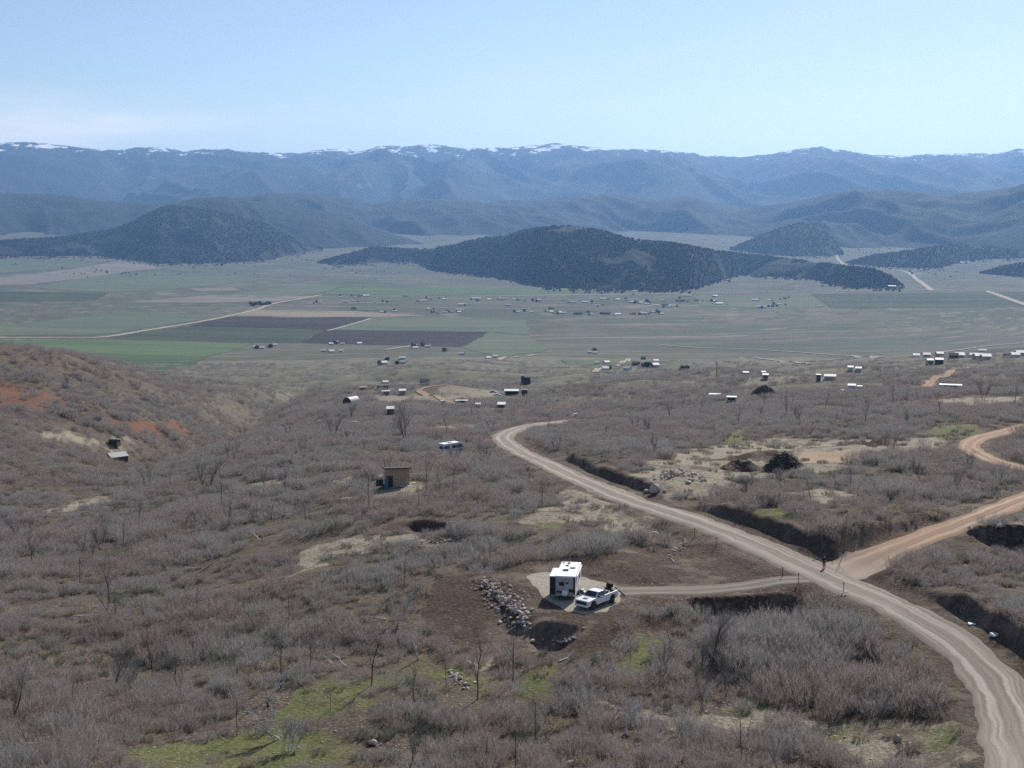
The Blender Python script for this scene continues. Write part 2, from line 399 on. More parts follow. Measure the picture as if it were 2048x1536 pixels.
class MB:
    """collects pieces of one mesh"""
    def __init__(s): s.v = []; s.f = []
    def add(s, vs_, fs_):
        b = len(s.v); s.v += [tuple(q) for q in vs_]; s.f += [tuple(b + i for i in f) for f in fs_]; return s
    def box(s, x0, x1, y0, y1, z0, z1):
        return s.add([(x0, y0, z0), (x1, y0, z0), (x1, y1, z0), (x0, y1, z0), (x0, y0, z1), (x1, y0, z1), (x1, y1, z1), (x0, y1, z1)],
                     [(0, 3, 2, 1), (4, 5, 6, 7), (0, 1, 5, 4), (1, 2, 6, 5), (2, 3, 7, 6), (3, 0, 4, 7)])
    def hexa(s, a, b):                     # two quads, bottom and top, ccw from above
        return s.add(list(a) + list(b), [(0, 3, 2, 1), (4, 5, 6, 7), (0, 1, 5, 4), (1, 2, 6, 5), (2, 3, 7, 6), (3, 0, 4, 7)])
    def prism(s, prof, y0, y1):            # (x,z) profile, ccw seen from -y, extruded along y
        n = len(prof)
        return s.add([(x, y0, z) for x, z in prof] + [(x, y1, z) for x, z in prof],
                     [tuple(range(n)), tuple(range(2 * n - 1, n - 1, -1))] + [(i, i + n, (i + 1) % n + n, (i + 1) % n) for i in range(n)])
    def prism_x(s, prof, x0, x1):          # (y,z) profile extruded along x
        n = len(prof)
        return s.add([(x0, y, z) for y, z in prof] + [(x1, y, z) for y, z in prof],
                     [tuple(range(n - 1, -1, -1)), tuple(range(n, 2 * n))] + [((i + 1) % n, (i + 1) % n + n, i + n, i) for i in range(n)])
    def cyl(s, p0, p1, r0, r1=None, n=10, caps=True):
        r1 = r0 if r1 is None else r1
        p0 = Vector(p0); p1 = Vector(p1); d = (p1 - p0).normalized()
        u = d.orthogonal().normalized(); w = d.cross(u)
        vs_ = []
        for p, r in ((p0, r0), (p1, r1)):
            for k in range(n):
                a = 2 * math.pi * k / n; vs_.append(p + u * (r * math.cos(a)) + w * (r * math.sin(a)))
        fs_ = [(k, (k + 1) % n, (k + 1) % n + n, k + n) for k in range(n)]
        if caps: fs_ += [tuple(range(n - 1, -1, -1)), tuple(range(n, 2 * n))]
        return s.add(vs_, fs_)
    def build(s, name, mat, parent=None, bevel=0.0, smooth_shade=False):
        me = bpy.data.meshes.new(name); me.from_pydata(s.v, [], s.f)
        bm = bmesh.new(); bm.from_mesh(me)
        bmesh.ops.recalc_face_normals(bm, faces=bm.faces)
        if bevel: bmesh.ops.bevel(bm, geom=list(bm.edges), offset=bevel, segments=2, affect='EDGES', profile=0.6)
        if smooth_shade:
            for f in bm.faces: f.smooth = True
        bm.to_mesh(me); bm.free()
        return link(name, me, mat, parent)

# ------------------------------------------------------------------ terrain: smooth base through control points
# (photo column, photo row, horizontal distance in metres)
CTRL = [
 # centre of the near slope
 (1050,1536,118),(1050,1400,137),(1050,1290,151),(1150,1205,163),(1080,1100,190),(1050,1000,236),(980,950,275),(930,905,352),
 (1010,878,405),(1130,840,540),(1000,800,740),(1050,760,1150),(1000,720,1800),(1000,690,2400),(1000,640,3230),
 # right
 (1990,1377,142),(1640,1400,138),(1640,1536,119),(1990,1536,119),(1855,1246,160),(1660,1145,181),(2040,1150,183),(1400,1043,213),(1800,1040,212),(2000,1015,222),
 (1600,950,262),(2048,938,280),(1300,930,285),(1350,880,375),(1920,888,330),(1650,860,400),(2040,850,390),(1500,800,600),(1900,800,530),(1900,762,740),
 (1500,765,900),(1900,737,950),(1350,790,760),(1650,765,860),(1950,716,1500),(1500,730,1700),(1900,690,2400),(1600,690,2400),(1900,640,3230),(1400,640,3230),
 # left slope down into the draw
 (30,1536,121),(200,1400,152),(300,1300,176),(100,1200,216),(350,1200,203),(600,1400,142),(600,1300,158),(600,1200,183),(650,1100,211),(350,1100,245),(60,1100,275),
 (650,1000,262),(400,1000,305),(200,1000,350),(20,1000,350),(700,950,298),(450,930,375),(240,917,480),(60,930,410),(700,900,362),(500,880,470),(700,850,500),
 (420,858,560),(230,880,500),(60,880,460),
 # hill beyond the draw
 (0,800,540),(150,800,560),(300,830,580),(20,722,610),(120,740,620),(250,765,640),(380,800,660),(0,760,570),
 (480,835,680),(600,822,680),(700,800,820),(560,795,900),(760,778,960),(850,790,860),(450,770,1150),(620,760,1300),(450,730,1800),(450,700,2300),
 (800,740,1450),(300,745,1500),(100,742,1500),(100,700,2300),(300,690,2450),(700,690,2400),(100,640,3230),(600,640,3230),
]
for a_px in range(-400, 2500, 290):       # flat valley, then its far rim
    for d, py in ((4000, 600.5), (5000, 569.5), (6000, 549), (7000, 526), (8500, 491), (10000, 466), (12000, 452), (14000, 447)):
        CTRL.append((a_px, py, d))
for a_px in (-300, 300, 1000, 1700, 2300): # ground under and around the camera
    CTRL.append((a_px, 1900, 80)); CTRL.append((a_px, 3200, 45))
cp = np.array(CTRL, float)
rx, ry, rz_ = ray(cp[:, 0], cp[:, 1]); rh = np.hypot(rx, ry)
c_az = np.arctan2(rx, ry); c_ld = np.log(cp[:, 2]); c_z = CAMZ + cp[:, 2] * rz_ / rh
AZK = 3.2
def tps(r2): return np.where(r2 > 1e-12, 0.5 * r2 * np.log(np.maximum(r2, 1e-12)), 0.0)
def fit(u, v, z, lam):
    n = len(u); K = tps((u[:, None] - u) ** 2 + (v[:, None] - v) ** 2) + lam * np.eye(n)
    P = np.stack([np.ones(n), u, v], 1)
    A = np.block([[K, P], [P.T, np.zeros((3, 3))]])
    return np.linalg.solve(A, np.concatenate([z, np.zeros(3)]))
c_u = c_az * AZK
W_ = fit(c_u, c_ld, c_z, 0.002)
def base_h(x, y):
    x = np.asarray(x, float); y = np.asarray(y, float); sh = x.shape
    az = np.clip(np.arctan2(x, y), -0.47, 0.47).ravel() * AZK; ld = np.log(np.clip(np.hypot(x, y), 40, 14000)).ravel()
    out = np.empty(az.shape)
    for i in range(0, len(az), 40000):
        a, l = az[i:i + 40000], ld[i:i + 40000]
        out[i:i + 40000] = tps((a[:, None] - c_u) ** 2 + (l[:, None] - c_ld) ** 2) @ W_[:-3] + W_[-3] + W_[-2] * a + W_[-1] * l
    return out.reshape(sh)
DS = np.geomspace(60, 14000, 2500)
def hit(px, py, hf, dmin=0.0):
    a, b, c = ray(px, py); k = math.hypot(a, b); a, b, c = a / k, b / k, c / k
    g = np.where(DS < dmin, -1.0, hf(a * DS, b * DS) - (CAMZ + c * DS))
    i = int(np.argmax(g > 0)) if (g > 0).any() else len(DS) - 1
    if i == 0: d = DS[0]
    else: d = DS[i - 1] + (DS[i] - DS[i - 1]) * (-g[i - 1]) / (g[i] - g[i - 1] + 1e-12)
    return a * d, b * d
def resample(pts, step):
    p = np.array(pts, float); n = len(p)
    q = np.vstack([2 * p[0] - p[1], p, 2 * p[-1] - p[-2]]); res = []
    for i in range(n - 1):
        p0, p1, p2, p3 = q[i:i + 4]; k = max(2, int(np.hypot(*(p2 - p1)) / step))
        for t in np.arange(k) / k:
            res.append(0.5 * ((2 * p1) + (p2 - p0) * t + (2 * p0 - 5 * p1 + 4 * p2 - p3) * t * t + (3 * p1 - p0 - 3 * p2 + p3) * t ** 3))
    res.append(p[-1]); return np.array(res)

ROADS_PX = {   # name: (material, half width, pixels of the centre line)
 'gravel_road': ('gravel_road', 3.4, [(2085,1700),(2066,1600),(2048,1530),(2030,1465),(1994,1377),(1960,1330),(1910,1285),(1855,1246),(1800,1217),(1738,1190),(1647,1150),(1520,1092),(1392,1042),(1317,1018),(1260,1000),(1198,974),(1131,945),(1065,914),(1022,892),(1006,876),(1020,863),(1065,850),(1105,845),(1150,840)]),
 'dirt_side_road': ('side_road', 3.0, [(1640,1147),(1665,1143),(1700,1130),(1760,1107),(1830,1080),(1900,1054),(1975,1026),(2048,998),(2140,962)]),
 'dirt_track': ('orange_road', 2.7, [(2130,965),(2048,938),(1990,921),(1950,903),(1938,890),(1955,877),(2000,865),(2060,850),(2140,838)]),
 'driveway': ('drive_dirt', 2.3, [(1660,1160),(1625,1160),(1565,1166),(1480,1174),(1390,1181),(1310,1181),(1240,1182)]),
}
ROADS = {}
for k, (mt, hw, pp) in ROADS_PX.items():
    pts = resample([hit(px, py, base_h) for px, py in pp], 2.0)
    zz = base_h(pts[:, 0], pts[:, 1])
    for _ in range(6): zz[1:-1] = (zz[:-2] + 2 * zz[1:-1] + zz[2:]) / 4
    ROADS[k] = (mt, hw, pts, zz)
for k in ('dirt_side_road', 'driveway'):   # meet the gravel road just below its surface
    mt, hw, pts, zz = ROADS[k]; _, hw0, pts0, zz0 = ROADS['gravel_road']
    ds, sd, ar = seg_dist(pts[:, 0], pts[:, 1], pts0); al0 = np.concatenate([[0], np.cumsum(np.hypot(*np.diff(pts0, axis=0).T))])
    w = 1 - smooth(hw0 + 1, hw0 + 9, ds); ROADS[k] = (mt, hw, pts, zz * (1 - w) + w * (np.interp(ar, al0, zz0) - 0.08))
def arc_at(key, px, py):                   # arclength of a road nearest a pixel
    x, y = hit(px, py, base_h); return float(seg_dist(np.array([x]), np.array([y]), ROADS[key][2])[2][0])
def wpoly(pp): return [hit(px, py, base_h) for px, py in pp]

PAD = wpoly([(1055,1160),(1075,1152),(1105,1145),(1165,1148),(1215,1165),(1248,1178),(1245,1200),(1218,1226),(1165,1238),(1122,1224),(1085,1198)])
PIT = resample(wpoly([(1048,1264),(1110,1256),(1184,1262)]), 1.0)
HOLLOW = resample(wpoly([(800,1050),(850,1046),(905,1056)]), 1.0)
DBANK = resample(wpoly([(1360,1200),(1420,1199),(1480,1196),(1540,1192),(1600,1185)]), 1.5)
RBANK = resample(wpoly([(1930,1080),(1975,1074),(2048,1072),(2120,1075)]), 1.5)
TRENCH = resample(wpoly([(1440,918),(1480,914),(1530,902)]), 1.0)
RAVINE = resample(wpoly([(620,778),(560,796),(505,820),(455,846),(400,866),(330,884),(270,900)]), 6.0)
CUT = resample(wpoly([(1690,893),(1740,888),(1790,893)]), 1.0)
pad_z = float(base_h(np.array([hit(1150,1200,base_h)[0]]), np.array([hit(1150,1200,base_h)[1]]))[0])

def full_h(x, y):
    x = np.asarray(x, float); y = np.asarray(y, float); d = np.hypot(x, y)
    z = base_h(x, y)
    near = d < 2600
    amp = 1 - smooth(300, 700, d)
    n = 1.1 * vnoise(x / 42, y / 34, 1) + (0.4 * vnoise(x / 13, y / 11, 2) + 0.16 * vnoise(x / 5, y / 4.5, 3)) * (1 - smooth(350, 600, d))
    far = smooth(420, 800, d) * (1 - smooth(1300, 2600, d))
    n = n * (0.35 + 0.65 * amp) + far * (8.0 * fbm(x / 190, y / 150, 4, 3) + 7.0 * np.abs(vnoise(x / 95, y / 80, 5)))
    n = n * (1 - smooth(1500, 2600, d)) + smooth(2600, 4000, d) * 1.2 * vnoise(x / 900, y / 900, 6)
    left = 1 - smooth(-0.32, -0.12, np.arctan2(x, np.maximum(y, 1)))
    n = n + left * smooth(480, 560, d) * (1 - smooth(640, 800, d)) * 5.0 * fbm(x / 60, y / 50, 8, 3)
    z = z + n
    rq = near & (d > 380) & (d < 1500) & (np.arctan2(x, np.maximum(y, 1)) < -0.05)
    z[rq] = z[rq] - 9.0 * np.exp(-(seg_dist(x[rq], y[rq], RAVINE)[0] / 17.0) ** 2)
    m = near & (d < 640) & (np.abs(np.arctan2(x, y)) < 0.6)
    xs, ys, zs = x[m], y[m], z[m]
    # banks cut beside the gravel road
    mt, hw, pts, rz = ROADS['gravel_road']
    ds, sd, ar = seg_dist(xs, ys, pts)
    s = ds * sd
    def rng_arc(p0, p1, ramp=7.0):
        a0, a1 = sorted((arc_at('gravel_road', *p0), arc_at('gravel_road', *p1)))
        return smooth(a0 - ramp, a0 + ramp, ar) * (1 - smooth(a1 - ramp, a1 + ramp, ar))
    hb = 2.6 * rng_arc((2060,1640), (1790,1212)) + 2.2 * rng_arc((1610,1132), (1340,1025)) + 2.4 * rng_arc((1245,993), (1080,921)) + 0.9 * rng_arc((1060,910),(1012,882))
    hb = 0.82 * hb * (1 + 0.25 * vnoise(xs / 5, ys / 5, 21))
    zs = zs + hb * smooth(hw + 1.9, hw + 3.2, s) * (1 - smooth(hw + 8, hw + 34, s))
    zs = zs - 0.7 * smooth(hw + 1, hw + 5, -s) * (1 - smooth(hw + 6, hw + 20, -s))
    # camera-facing cuts
    def cut(line, depth, run):
        nonlocal zs
        q, sd_, ar_ = seg_dist(xs, ys, line); total = float(np.hypot(*np.diff(line, axis=0).T).sum())
        e = smooth(0, 3, ar_) * (1 - smooth(total - 3, total, ar_))
        sgn = q * sd_                       # lines run left to right: + is towards the camera
        zs = zs - depth * e * smooth(-0.2, 0.9, sgn) * (1 - smooth(run * 0.35, run, sgn))
        zs = zs + 0.45 * depth * e * smooth(-2.5, -0.3, sgn) * (1 - smooth(-0.3, 0.6, sgn))
    cut(PIT, 2.4, 6); cut(HOLLOW, 1.1, 5); cut(DBANK, 1.9, 10); cut(RBANK, 2.0, 14); cut(TRENCH, 2.0, 6); cut(CUT, 1.6, 7)
    # level the parking pad
    cx = sum(p[0] for p in PAD) / len(PAD); cy = sum(p[1] for p in PAD) / len(PAD)
    q = np.hypot((xs - cx) / 1.0, (ys - cy) / 1.9)
    w = 1 - smooth(6.5, 10.5, q); zs = zs * (1 - w) + w * pad_z
    # roads
    for k in ('driveway', 'dirt_track', 'dirt_side_road', 'gravel_road'):
        mt, hw, pts, rz = ROADS[k]
        ds, sd, ar = seg_dist(xs, ys, pts)
        al = np.concatenate([[0], np.cumsum(np.hypot(*np.diff(pts, axis=0).T))])
        w = 1 - smooth(hw + 0.3, hw + 2.8, ds)
        zs = zs * (1 - w) + w * (np.interp(ar, al, rz) - 0.10)
    z = z.copy(); z[m] = zs
    return z

# polar grid: fine where the photograph looks, coarse all round
AZ = np.concatenate([np.radians(np.arange(-180, -27.9, 4.0)), np.radians(np.arange(-27.5, 27.51, 0.08)), np.radians(np.arange(28, 180.1, 4.0))])
dl = [6, 20, 40, 60, 75, 85]; d_ = 90.0
while d_ < 1500:
    dl.append(d_); d_ += min(max(1.35 * d_ * d_ / (1365 * 55), 0.2), 4.5)
while d_ < 14500:
    dl.append(d_); d_ *= 1.009
DL = np.array(dl)
GA, GD = np.meshgrid(AZ, DL)
GX, GY = np.sin(GA) * GD, np.cos(GA) * GD
GZ = full_h(GX, GY)
def ground(x, y):
    x = np.asarray(x, float); y = np.asarray(y, float)
    az = np.arctan2(x, y); d = np.clip(np.hypot(x, y), DL[0], DL[-1] - 1e-3)
    i = np.clip(np.searchsorted(DL, d, 'right') - 1, 0, len(DL) - 2); j = np.clip(np.searchsorted(AZ, az, 'right') - 1, 0, len(AZ) - 2)
    u = (d - DL[i]) / (DL[i + 1] - DL[i]); v = (az - AZ[j]) / (AZ[j + 1] - AZ[j])
    return (GZ[i, j] * (1 - u) + GZ[i + 1, j] * u) * (1 - v) + (GZ[i, j + 1] * (1 - u) + GZ[i + 1, j + 1] * u) * v
def at(px, py, dmin=0.0):
    x, y = hit(px, py, ground, dmin); return Vector((x, y, float(ground(np.array([x]), np.array([y]))[0])))
def gpoly(pp, dmin=0.0): return [tuple(at(px, py, dmin)[:2]) for px, py in pp]
def gz(x, y): return float(ground(np.array([x]), np.array([y]))[0])
def mpp(p): return math.hypot(p[0], p[1]) / FPX        # metres per photo pixel at a point

# ground zones, traced from the photograph and laid on the terrain
ZONES = {'green': [], 'soil': [], 'red': [], 'dry': [], 'sand': [], 'open': [], 'orange': []}
def in_zone(x, y, w, k=1.0):
    return in_poly(x + k * (2.6 * vnoise(x / 7, y / 7, 91) + 0.9 * vnoise(x / 2.2, y / 2.2, 92)), y + k * (4.2 * vnoise(x / 7, y / 8, 93) + 1.4 * vnoise(x / 2.2, y / 2.4, 94)), w)
def zone(kinds, pp):
    w = gpoly(pp)
    for k in kinds.split(): ZONES[k].append(w)
ZONES['sand'].append(PAD)
zone('soil open', [(845,1195),(900,1165),(960,1150),(1060,1128),(1180,1108),(1290,1100),(1400,1075),(1590,1150),(1600,1195),(1400,1225),(1300,1255),(1180,1300),(1060,1305),(940,1308),(850,1270)])
zone('dry open', [(1130,958),(1200,998),(1330,1055),(1350,1075),(1290,1085),(1180,1040),(1100,1062),(1035,1048),(1110,1010)])
zone('green', [(1050,1050),(1100,1040),(1150,1045),(1130,1062),(1060,1065)])
zone('green open', [(1245,1300),(1300,1268),(1380,1275),(1350,1335),(1290,1352),(1240,1335)])
zone('green open', [(545,1405),(620,1370),(760,1350),(830,1318),(930,1322),(1000,1345),(960,1392),(820,1385),(700,1415),(600,1445)])
zone('green open', [(1030,1372),(1110,1350),(1165,1378),(1110,1420),(1040,1420)])
zone('green open', [(240,1500),(420,1470),(640,1440),(720,1495),(700,1545),(220,1545)])
zone('dry open', [(1190,1412),(1400,1432),(1560,1415),(1800,1425),(1900,1455),(1935,1545),(1760,1545),(1640,1468),(1480,1465),(1330,1450),(1195,1440)])
zone('green', [(1540,1430),(1780,1430),(1900,1460),(1900,1500),(1700,1480),(1540,1460)])
zone('green', [(1440,1400),(1510,1380),(1530,1420),(1450,1430)])
zone('green open', [(1845,1270),(1890,1300),(1925,1370),(1890,1380),(1850,1320)])
zone('dry open', [(1262,968),(1330,915),(1440,890),(1560,872),(1780,880),(1900,872),(1905,900),(1780,905),(1700,935),(1600,945),(1480,955),(1430,985),(1330,1000),(1270,995)])
zone('orange', [(1600,906),(1702,901),(1698,926),(1604,928)])
zone('green open', [(1830,868),(1900,845),(1975,852),(1950,872),(1880,884)])
zone('green open', [(1440,868),(1510,842),(1500,878),(1440,895)])
zone('green open', [(1500,1020),(1580,1012),(1580,1040),(1505,1045)])
zone('dry open', [(1590,985),(1680,975),(1740,1000),(1640,1012)])
zone('dry', [(670,965),(740,938),(830,915),(930,905),(960,915),(900,945),(860,985),(760,1000),(690,1000)])
zone('dry open', [(590,1130),(640,1085),(760,1065),(900,1072),(925,1095),(760,1098),(660,1122),(600,1150)])
zone('dry open', [(430,992),(480,970),(560,958),(610,962),(520,985)])
zone('dry open', [(60,1030),(140,1005),(220,990),(240,1000),(150,1020)])
zone('dry open', [(20,875),(130,862),(280,880),(290,895),(210,905),(120,885)])
zone('red', [(195,842),(260,838),(340,850),(400,862),(380,870),(260,862)])
zone('red', [(330,842),(380,850),(370,862),(335,855)])
zone('red', [(450,826),(500,818),(495,832),(455,836)])
zone('red', [(-40,755),(60,772),(150,800),(110,825),(20,815),(-40,812)])
zone('soil', [(-40,740),(60,770),(200,815),(200,850),(60,840),(-40,820)])
zone('red', [(-40,960),(20,970),(20,985),(-40,985)])
zone('dry open', [(740,790),(840,780),(910,805),(830,800),(760,805)])
zone('red open', [(1090,815),(1150,808),(1130,822),(1080,826)])
zone('dry open', [(870,775),(1000,780),(1000,800),(900,800)])
zone('dry', [(1450,745),(1700,735),(1700,765),(1480,775)])
zone('dry open', [(800,862),(900,850),(1010,845),(1000,856),(880,862)])
zone('dry open', [(1860,800),(2048,790),(2060,806),(1900,812)])
zone('dry open', [(940,1290),(1080,1270),(1150,1290),(1060,1312),(950,1312)])
zone('dry open', [(1960,1050),(2060,1030),(2080,1070),(1990,1075)])

def build_ground():
    nr, nc = GX.shape
    split = int(np.searchsorted(DL, 1900))
    X, Y = GX[:split + 1].ravel(), GY[:split + 1].ravel()
    def cover(k):
        v = np.zeros(X.shape)
        for w in ZONES[k]:
            xs = [p[0] for p in w]; ys = [p[1] for p in w]
            m = (X > min(xs) - 6) & (X < max(xs) + 6) & (Y > min(ys) - 8) & (Y < max(ys) + 8)
            idx = np.nonzero(m)[0]; idx = idx[in_zone(X[idx], Y[idx], w, 0.3 if k == 'sand' else 1.3)]
            v[idx] = 1
        g = v.reshape(split + 1, nc)                 # soften borders
        for _ in range(4):
            g[1:-1, 1:-1] = (g[1:-1, 1:-1] * 2 + g[:-2, 1:-1] + g[2:, 1:-1] + g[1:-1, :-2] + g[1:-1, 2:]) / 6
        return g.ravel()
    d = np.hypot(X, Y)
    sage = smooth(520, 1050, d) * 0.85
    soil = cover('soil')
    m = (d < 640)
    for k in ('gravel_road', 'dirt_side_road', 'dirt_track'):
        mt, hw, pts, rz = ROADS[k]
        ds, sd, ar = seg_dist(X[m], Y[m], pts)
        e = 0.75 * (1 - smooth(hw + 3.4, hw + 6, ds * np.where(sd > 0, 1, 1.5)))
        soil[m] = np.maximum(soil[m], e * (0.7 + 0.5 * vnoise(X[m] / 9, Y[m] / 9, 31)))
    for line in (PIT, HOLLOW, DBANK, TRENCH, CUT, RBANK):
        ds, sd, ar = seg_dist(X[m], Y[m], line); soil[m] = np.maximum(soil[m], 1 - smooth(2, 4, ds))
    orange = cover('orange')
    one = 1.0 - orange
    z1 = np.stack([cover('green'), soil, cover('red'), one], 1); z2 = np.stack([cover('dry'), cover('sand'), sage, one], 1)
    V = np.stack([X, Y, GZ[:split + 1].ravel()], 1)
    me = mesh_np('hillside', V, grid_quads(split + 1, nc)[:, ::-1], True, {'zone': ('FLOAT_COLOR', z1), 'zone2': ('FLOAT_COLOR', z2)})
    structure(link('hillside', me, 'hillside_soil'))
    X, Y = GX[split:].ravel(), GY[split:].ravel()
    me = mesh_np('valley_floor', np.stack([X, Y, GZ[split:].ravel()], 1), grid_quads(nr - split, nc)[:, ::-1])
    structure(link('valley_floor', me, 'valley_sage'))
build_ground()

# ------------------------------------------------------------------ roads
def ribbon(name, mat, pts, zz, hw, lift, across=11, ragged=0.0, flare=0.0):
    t = np.gradient(pts, axis=0); t /= np.linalg.norm(t, axis=1)[:, None]
    nx, ny = t[:, 1], -t[:, 0]
    u = np.linspace(-1, 1, across)
    al = np.concatenate([[0], np.cumsum(np.hypot(*np.diff(pts, axis=0).T))])
    w = hw * (1 + ragged * (vnoise(al / 7, al * 0 + 0.5, 77) + 0.8 * vnoise(al / 2.3, al * 0 + 3.5, 78))) * (1 + flare * (1 - smooth(0, 20, al)))
    X = pts[:, 0, None] + nx[:, None] * u * w[:, None]; Y = pts[:, 1, None] + ny[:, None] * u * w[:, None]
    Z = (zz[:, None] + 0 * u if zz is not None else ground(X, Y)) + lift + (0.05 * (1 - u * u) if zz is not None else 0)
    if zz is not None:
        Z = np.maximum(Z, ground(X, Y) + 0.02 + lift); Z = np.where(np.abs(u) > 0.99, Z - 0.2, Z)
    A = np.broadcast_to(u, X.shape); B = np.broadcast_to(al[:, None], X.shape)
    me = mesh_np(name, np.stack([X, Y, Z], -1).reshape(-1, 3), grid_quads(len(pts), across), True, {'across': ('FLOAT', A), 'along': ('FLOAT', B)})
    return structure(link(name, me, mat))
for k, (mt, hw, pts, zz) in ROADS.items():
    lift = {'gravel_road': 0.02, 'dirt_side_road': -0.005, 'dirt_track': 0.005, 'driveway': -0.01}[k]
    ribbon(k, mt, resample(pts, 0.9), np.interp(np.linspace(0, 1, len(resample(pts, 0.9))), np.linspace(0, 1, len(zz)), zz), hw, lift, 13, 0.13, 0.9 if k == 'dirt_side_road' else 0.0)
FAR_ROADS = [
 ('dirt_track', 'orange_road', 2.6, 0.35, [(1856,782),(1855,772),(1868,759),(1900,746),(1930,738),(1962,732)]),
 ('dirt_track', 'orange_road', 1.9, 0.35, [(912,808),(880,797),(848,788),(838,782),(855,775),(900,771)]),
 ('valley_road', 'valley_track', 7.0, 0.8, [(-60,676),(100,676),(200,675),(300,660),(420,640),(510,620),(545,608),(600,598),(642,590)]),
 ('valley_road', 'valley_track', 4.0, 0.8, [(655,662),(700,650),(742,637)]),
 ('valley_road', 'valley_track', 5.0, 0.8, [(770,700),(830,691)]),
 ('valley_road', 'valley_track', 4.0, 0.8, [(1190,745),(1215,732)]),
 ('valley_road', 'valley_track', 4.0, 0.8, [(1235,733),(1258,718)]),
 ('valley_road', 'valley_track', 4.0, 0.8, [(975,722),(1010,715),(1070,710)]),
 ('valley_road', 'highway', 3.0, 0.8, [(1480,716),(1540,720),(1620,729)]),
 ('valley_road', 'highway', 5.0, 0.8, [(1860,708),(1920,700),(1990,691),(2060,686),(2140,680)]),
 ('valley_road', 'highway', 4.0, 0.8, [(1320,690),(1400,696),(1520,700),(1700,712),(1760,716)]),
 ('highway', 'highway', 11.0, 0.9, [(900,593),(1000,592),(1200,590),(1400,587),(1600,583),(1800,581),(2060,579),(2160,578)]),
 ('valley_road', 'valley_track', 9.0, 0.9, [(1648,468),(1665,500),(1688,529),(1720,535),(1808,543),(1835,560),(1864,581)]),
 ('valley_road', 'valley_track', 9.0, 0.9, [(1972,582),(2010,595),(2060,613),(2120,635)]),
 ('valley_road', 'valley_track', 8.0, 0.9, [(1815,542),(1860,536),(1885,530),(1890,523)]),
 ('valley_road', 'valley_track', 6.0, 0.9, [(500,612),(700,614),(880,616),(1060,618)]),
]
for nm, mt, hw, lift, pp in FAR_ROADS:
    pts = resample(gpoly(pp), 12 if hw > 2.6 else 4)
    ribbon(nm, mt, pts, None, hw, lift, 5, 0.25)

# ------------------------------------------------------------------ fields on the valley floor
FIELDS = [
 ('field_green', [(-80,679),(200,680),(510,686),(420,712),(180,706),(-80,704)]),
 ('field_deep_green', [(-80,704),(180,706),(420,712),(355,737),(230,745),(60,745),(-80,745)]),
 ('field_pale_green', [(-60,671),(195,670),(390,641),(470,631),(420,627),(220,627),(110,640),(-60,655)]),
 ('field_ploughed', [(440,633),(742,635),(652,659),(560,656),(380,652)]),
 ('field_dark_green', [(210,677),(300,662),(380,652.5),(560,656.6),(652,659.6),(640,662),(600,686),(560,686)]),
 ('field_ploughed', [(645,661),(840,662),(975,665),(920,694),(760,690),(603,686)]),
 ('field_tan', [(512,620),(700,622),(860,632),(742,634.6),(470,632)]),
 ('field_pale_green', [(748,636),(880,634),(1050,640),(1060,670),(978,664.5),(658,660)]),
 ('field_pale_green', [(979,666),(1060,672),(1100,700),(1000,714),(925,695)]),
 ('field_green', [(645,589),(690,574),(1000,577),(1090,578),(1300,583),(960,590.5)]),
 ('field_pale_green', [(60,575),(180,552),(300,545),(470,550),(480,565),(330,580),(200,585)]),
 ('field_pale_green', [(430,592),(640,568),(685,573),(638,588),(520,597)]),
 ('field_pale_green', [(-60,521),(200,516),(232,519),(150,535),(-60,550)]),
 ('field_pink', [(-60,572),(60,569),(250,544),(330,536),(240,521),(-60,560)]),
 ('field_dark_green', [(-60,582),(220,586),(190,600),(-60,605)]),
 ('field_pink', [(380,577),(470,575),(480,581),(400,584)]),
 ('field_pink', [(250,605),(420,590),(640,592),(560,602),(420,606)]),
 ('field_dark_green', [(1625,587),(2100,583),(2120,612),(1660,616)]),
 ('field_pale_green', [(1390,592),(1620,588),(1650,614),(1560,618),(1400,612)]),
 ('field_pale_green', [(1120,720),(1240,716),(1400,728),(1360,742),(1200,738)]),
 ('field_dark_green', [(1940,703),(2100,690),(2120,706),(1980,712)]),
]
def field(mat, pp):
    w = gpoly(pp, 1300.0); n = len(w)
    bd = []
    for i in range(n):
        a, b = Vector(w[i]), Vector(w[(i + 1) % n]); k = max(1, int((b - a).length / 25))
        bd += [a.lerp(b, q / k) for q in range(k)]
    wob = [(7 * float(vnoise(p[0] / 70, p[1] / 70, 171)), 16 * float(vnoise(p[0] / 90, p[1] / 90, 172))) for p in bd]
    bd = [p + Vector(q) for p, q in zip(bd, wob)]; w = [tuple(p) for p in bd]
    xs = [p[0] for p in w]; ys = [p[1] for p in w]
    gx, gy = np.meshgrid(np.arange(min(xs), max(xs), 45.0), np.arange(min(ys), max(ys), 45.0)); gx = gx.ravel(); gy = gy.ravel()
    m = in_poly(gx, gy, w) ; ds = seg_dist(gx, gy, w + [w[0]])[0]; m &= ds > 15
    pts = bd + [Vector((a, b)) for a, b in zip(gx[m], gy[m])]
    ed = [(i, (i + 1) % len(bd)) for i in range(len(bd))]
    vo, eo, fo, *_ = delaunay_2d_cdt(pts, ed, [], 1, 1e-4)
    vx = np.array([v[0] for v in vo]); vy = np.array([v[1] for v in vo]); vz = ground(vx, vy) + 0.45
    me = mesh_np('crop_field', np.stack([vx, vy, vz], 1), np.array([f for f in fo if len(f) == 3]))
    structure(link('crop_field', me, mat))
for mt, pp in FIELDS: field(mt, pp)

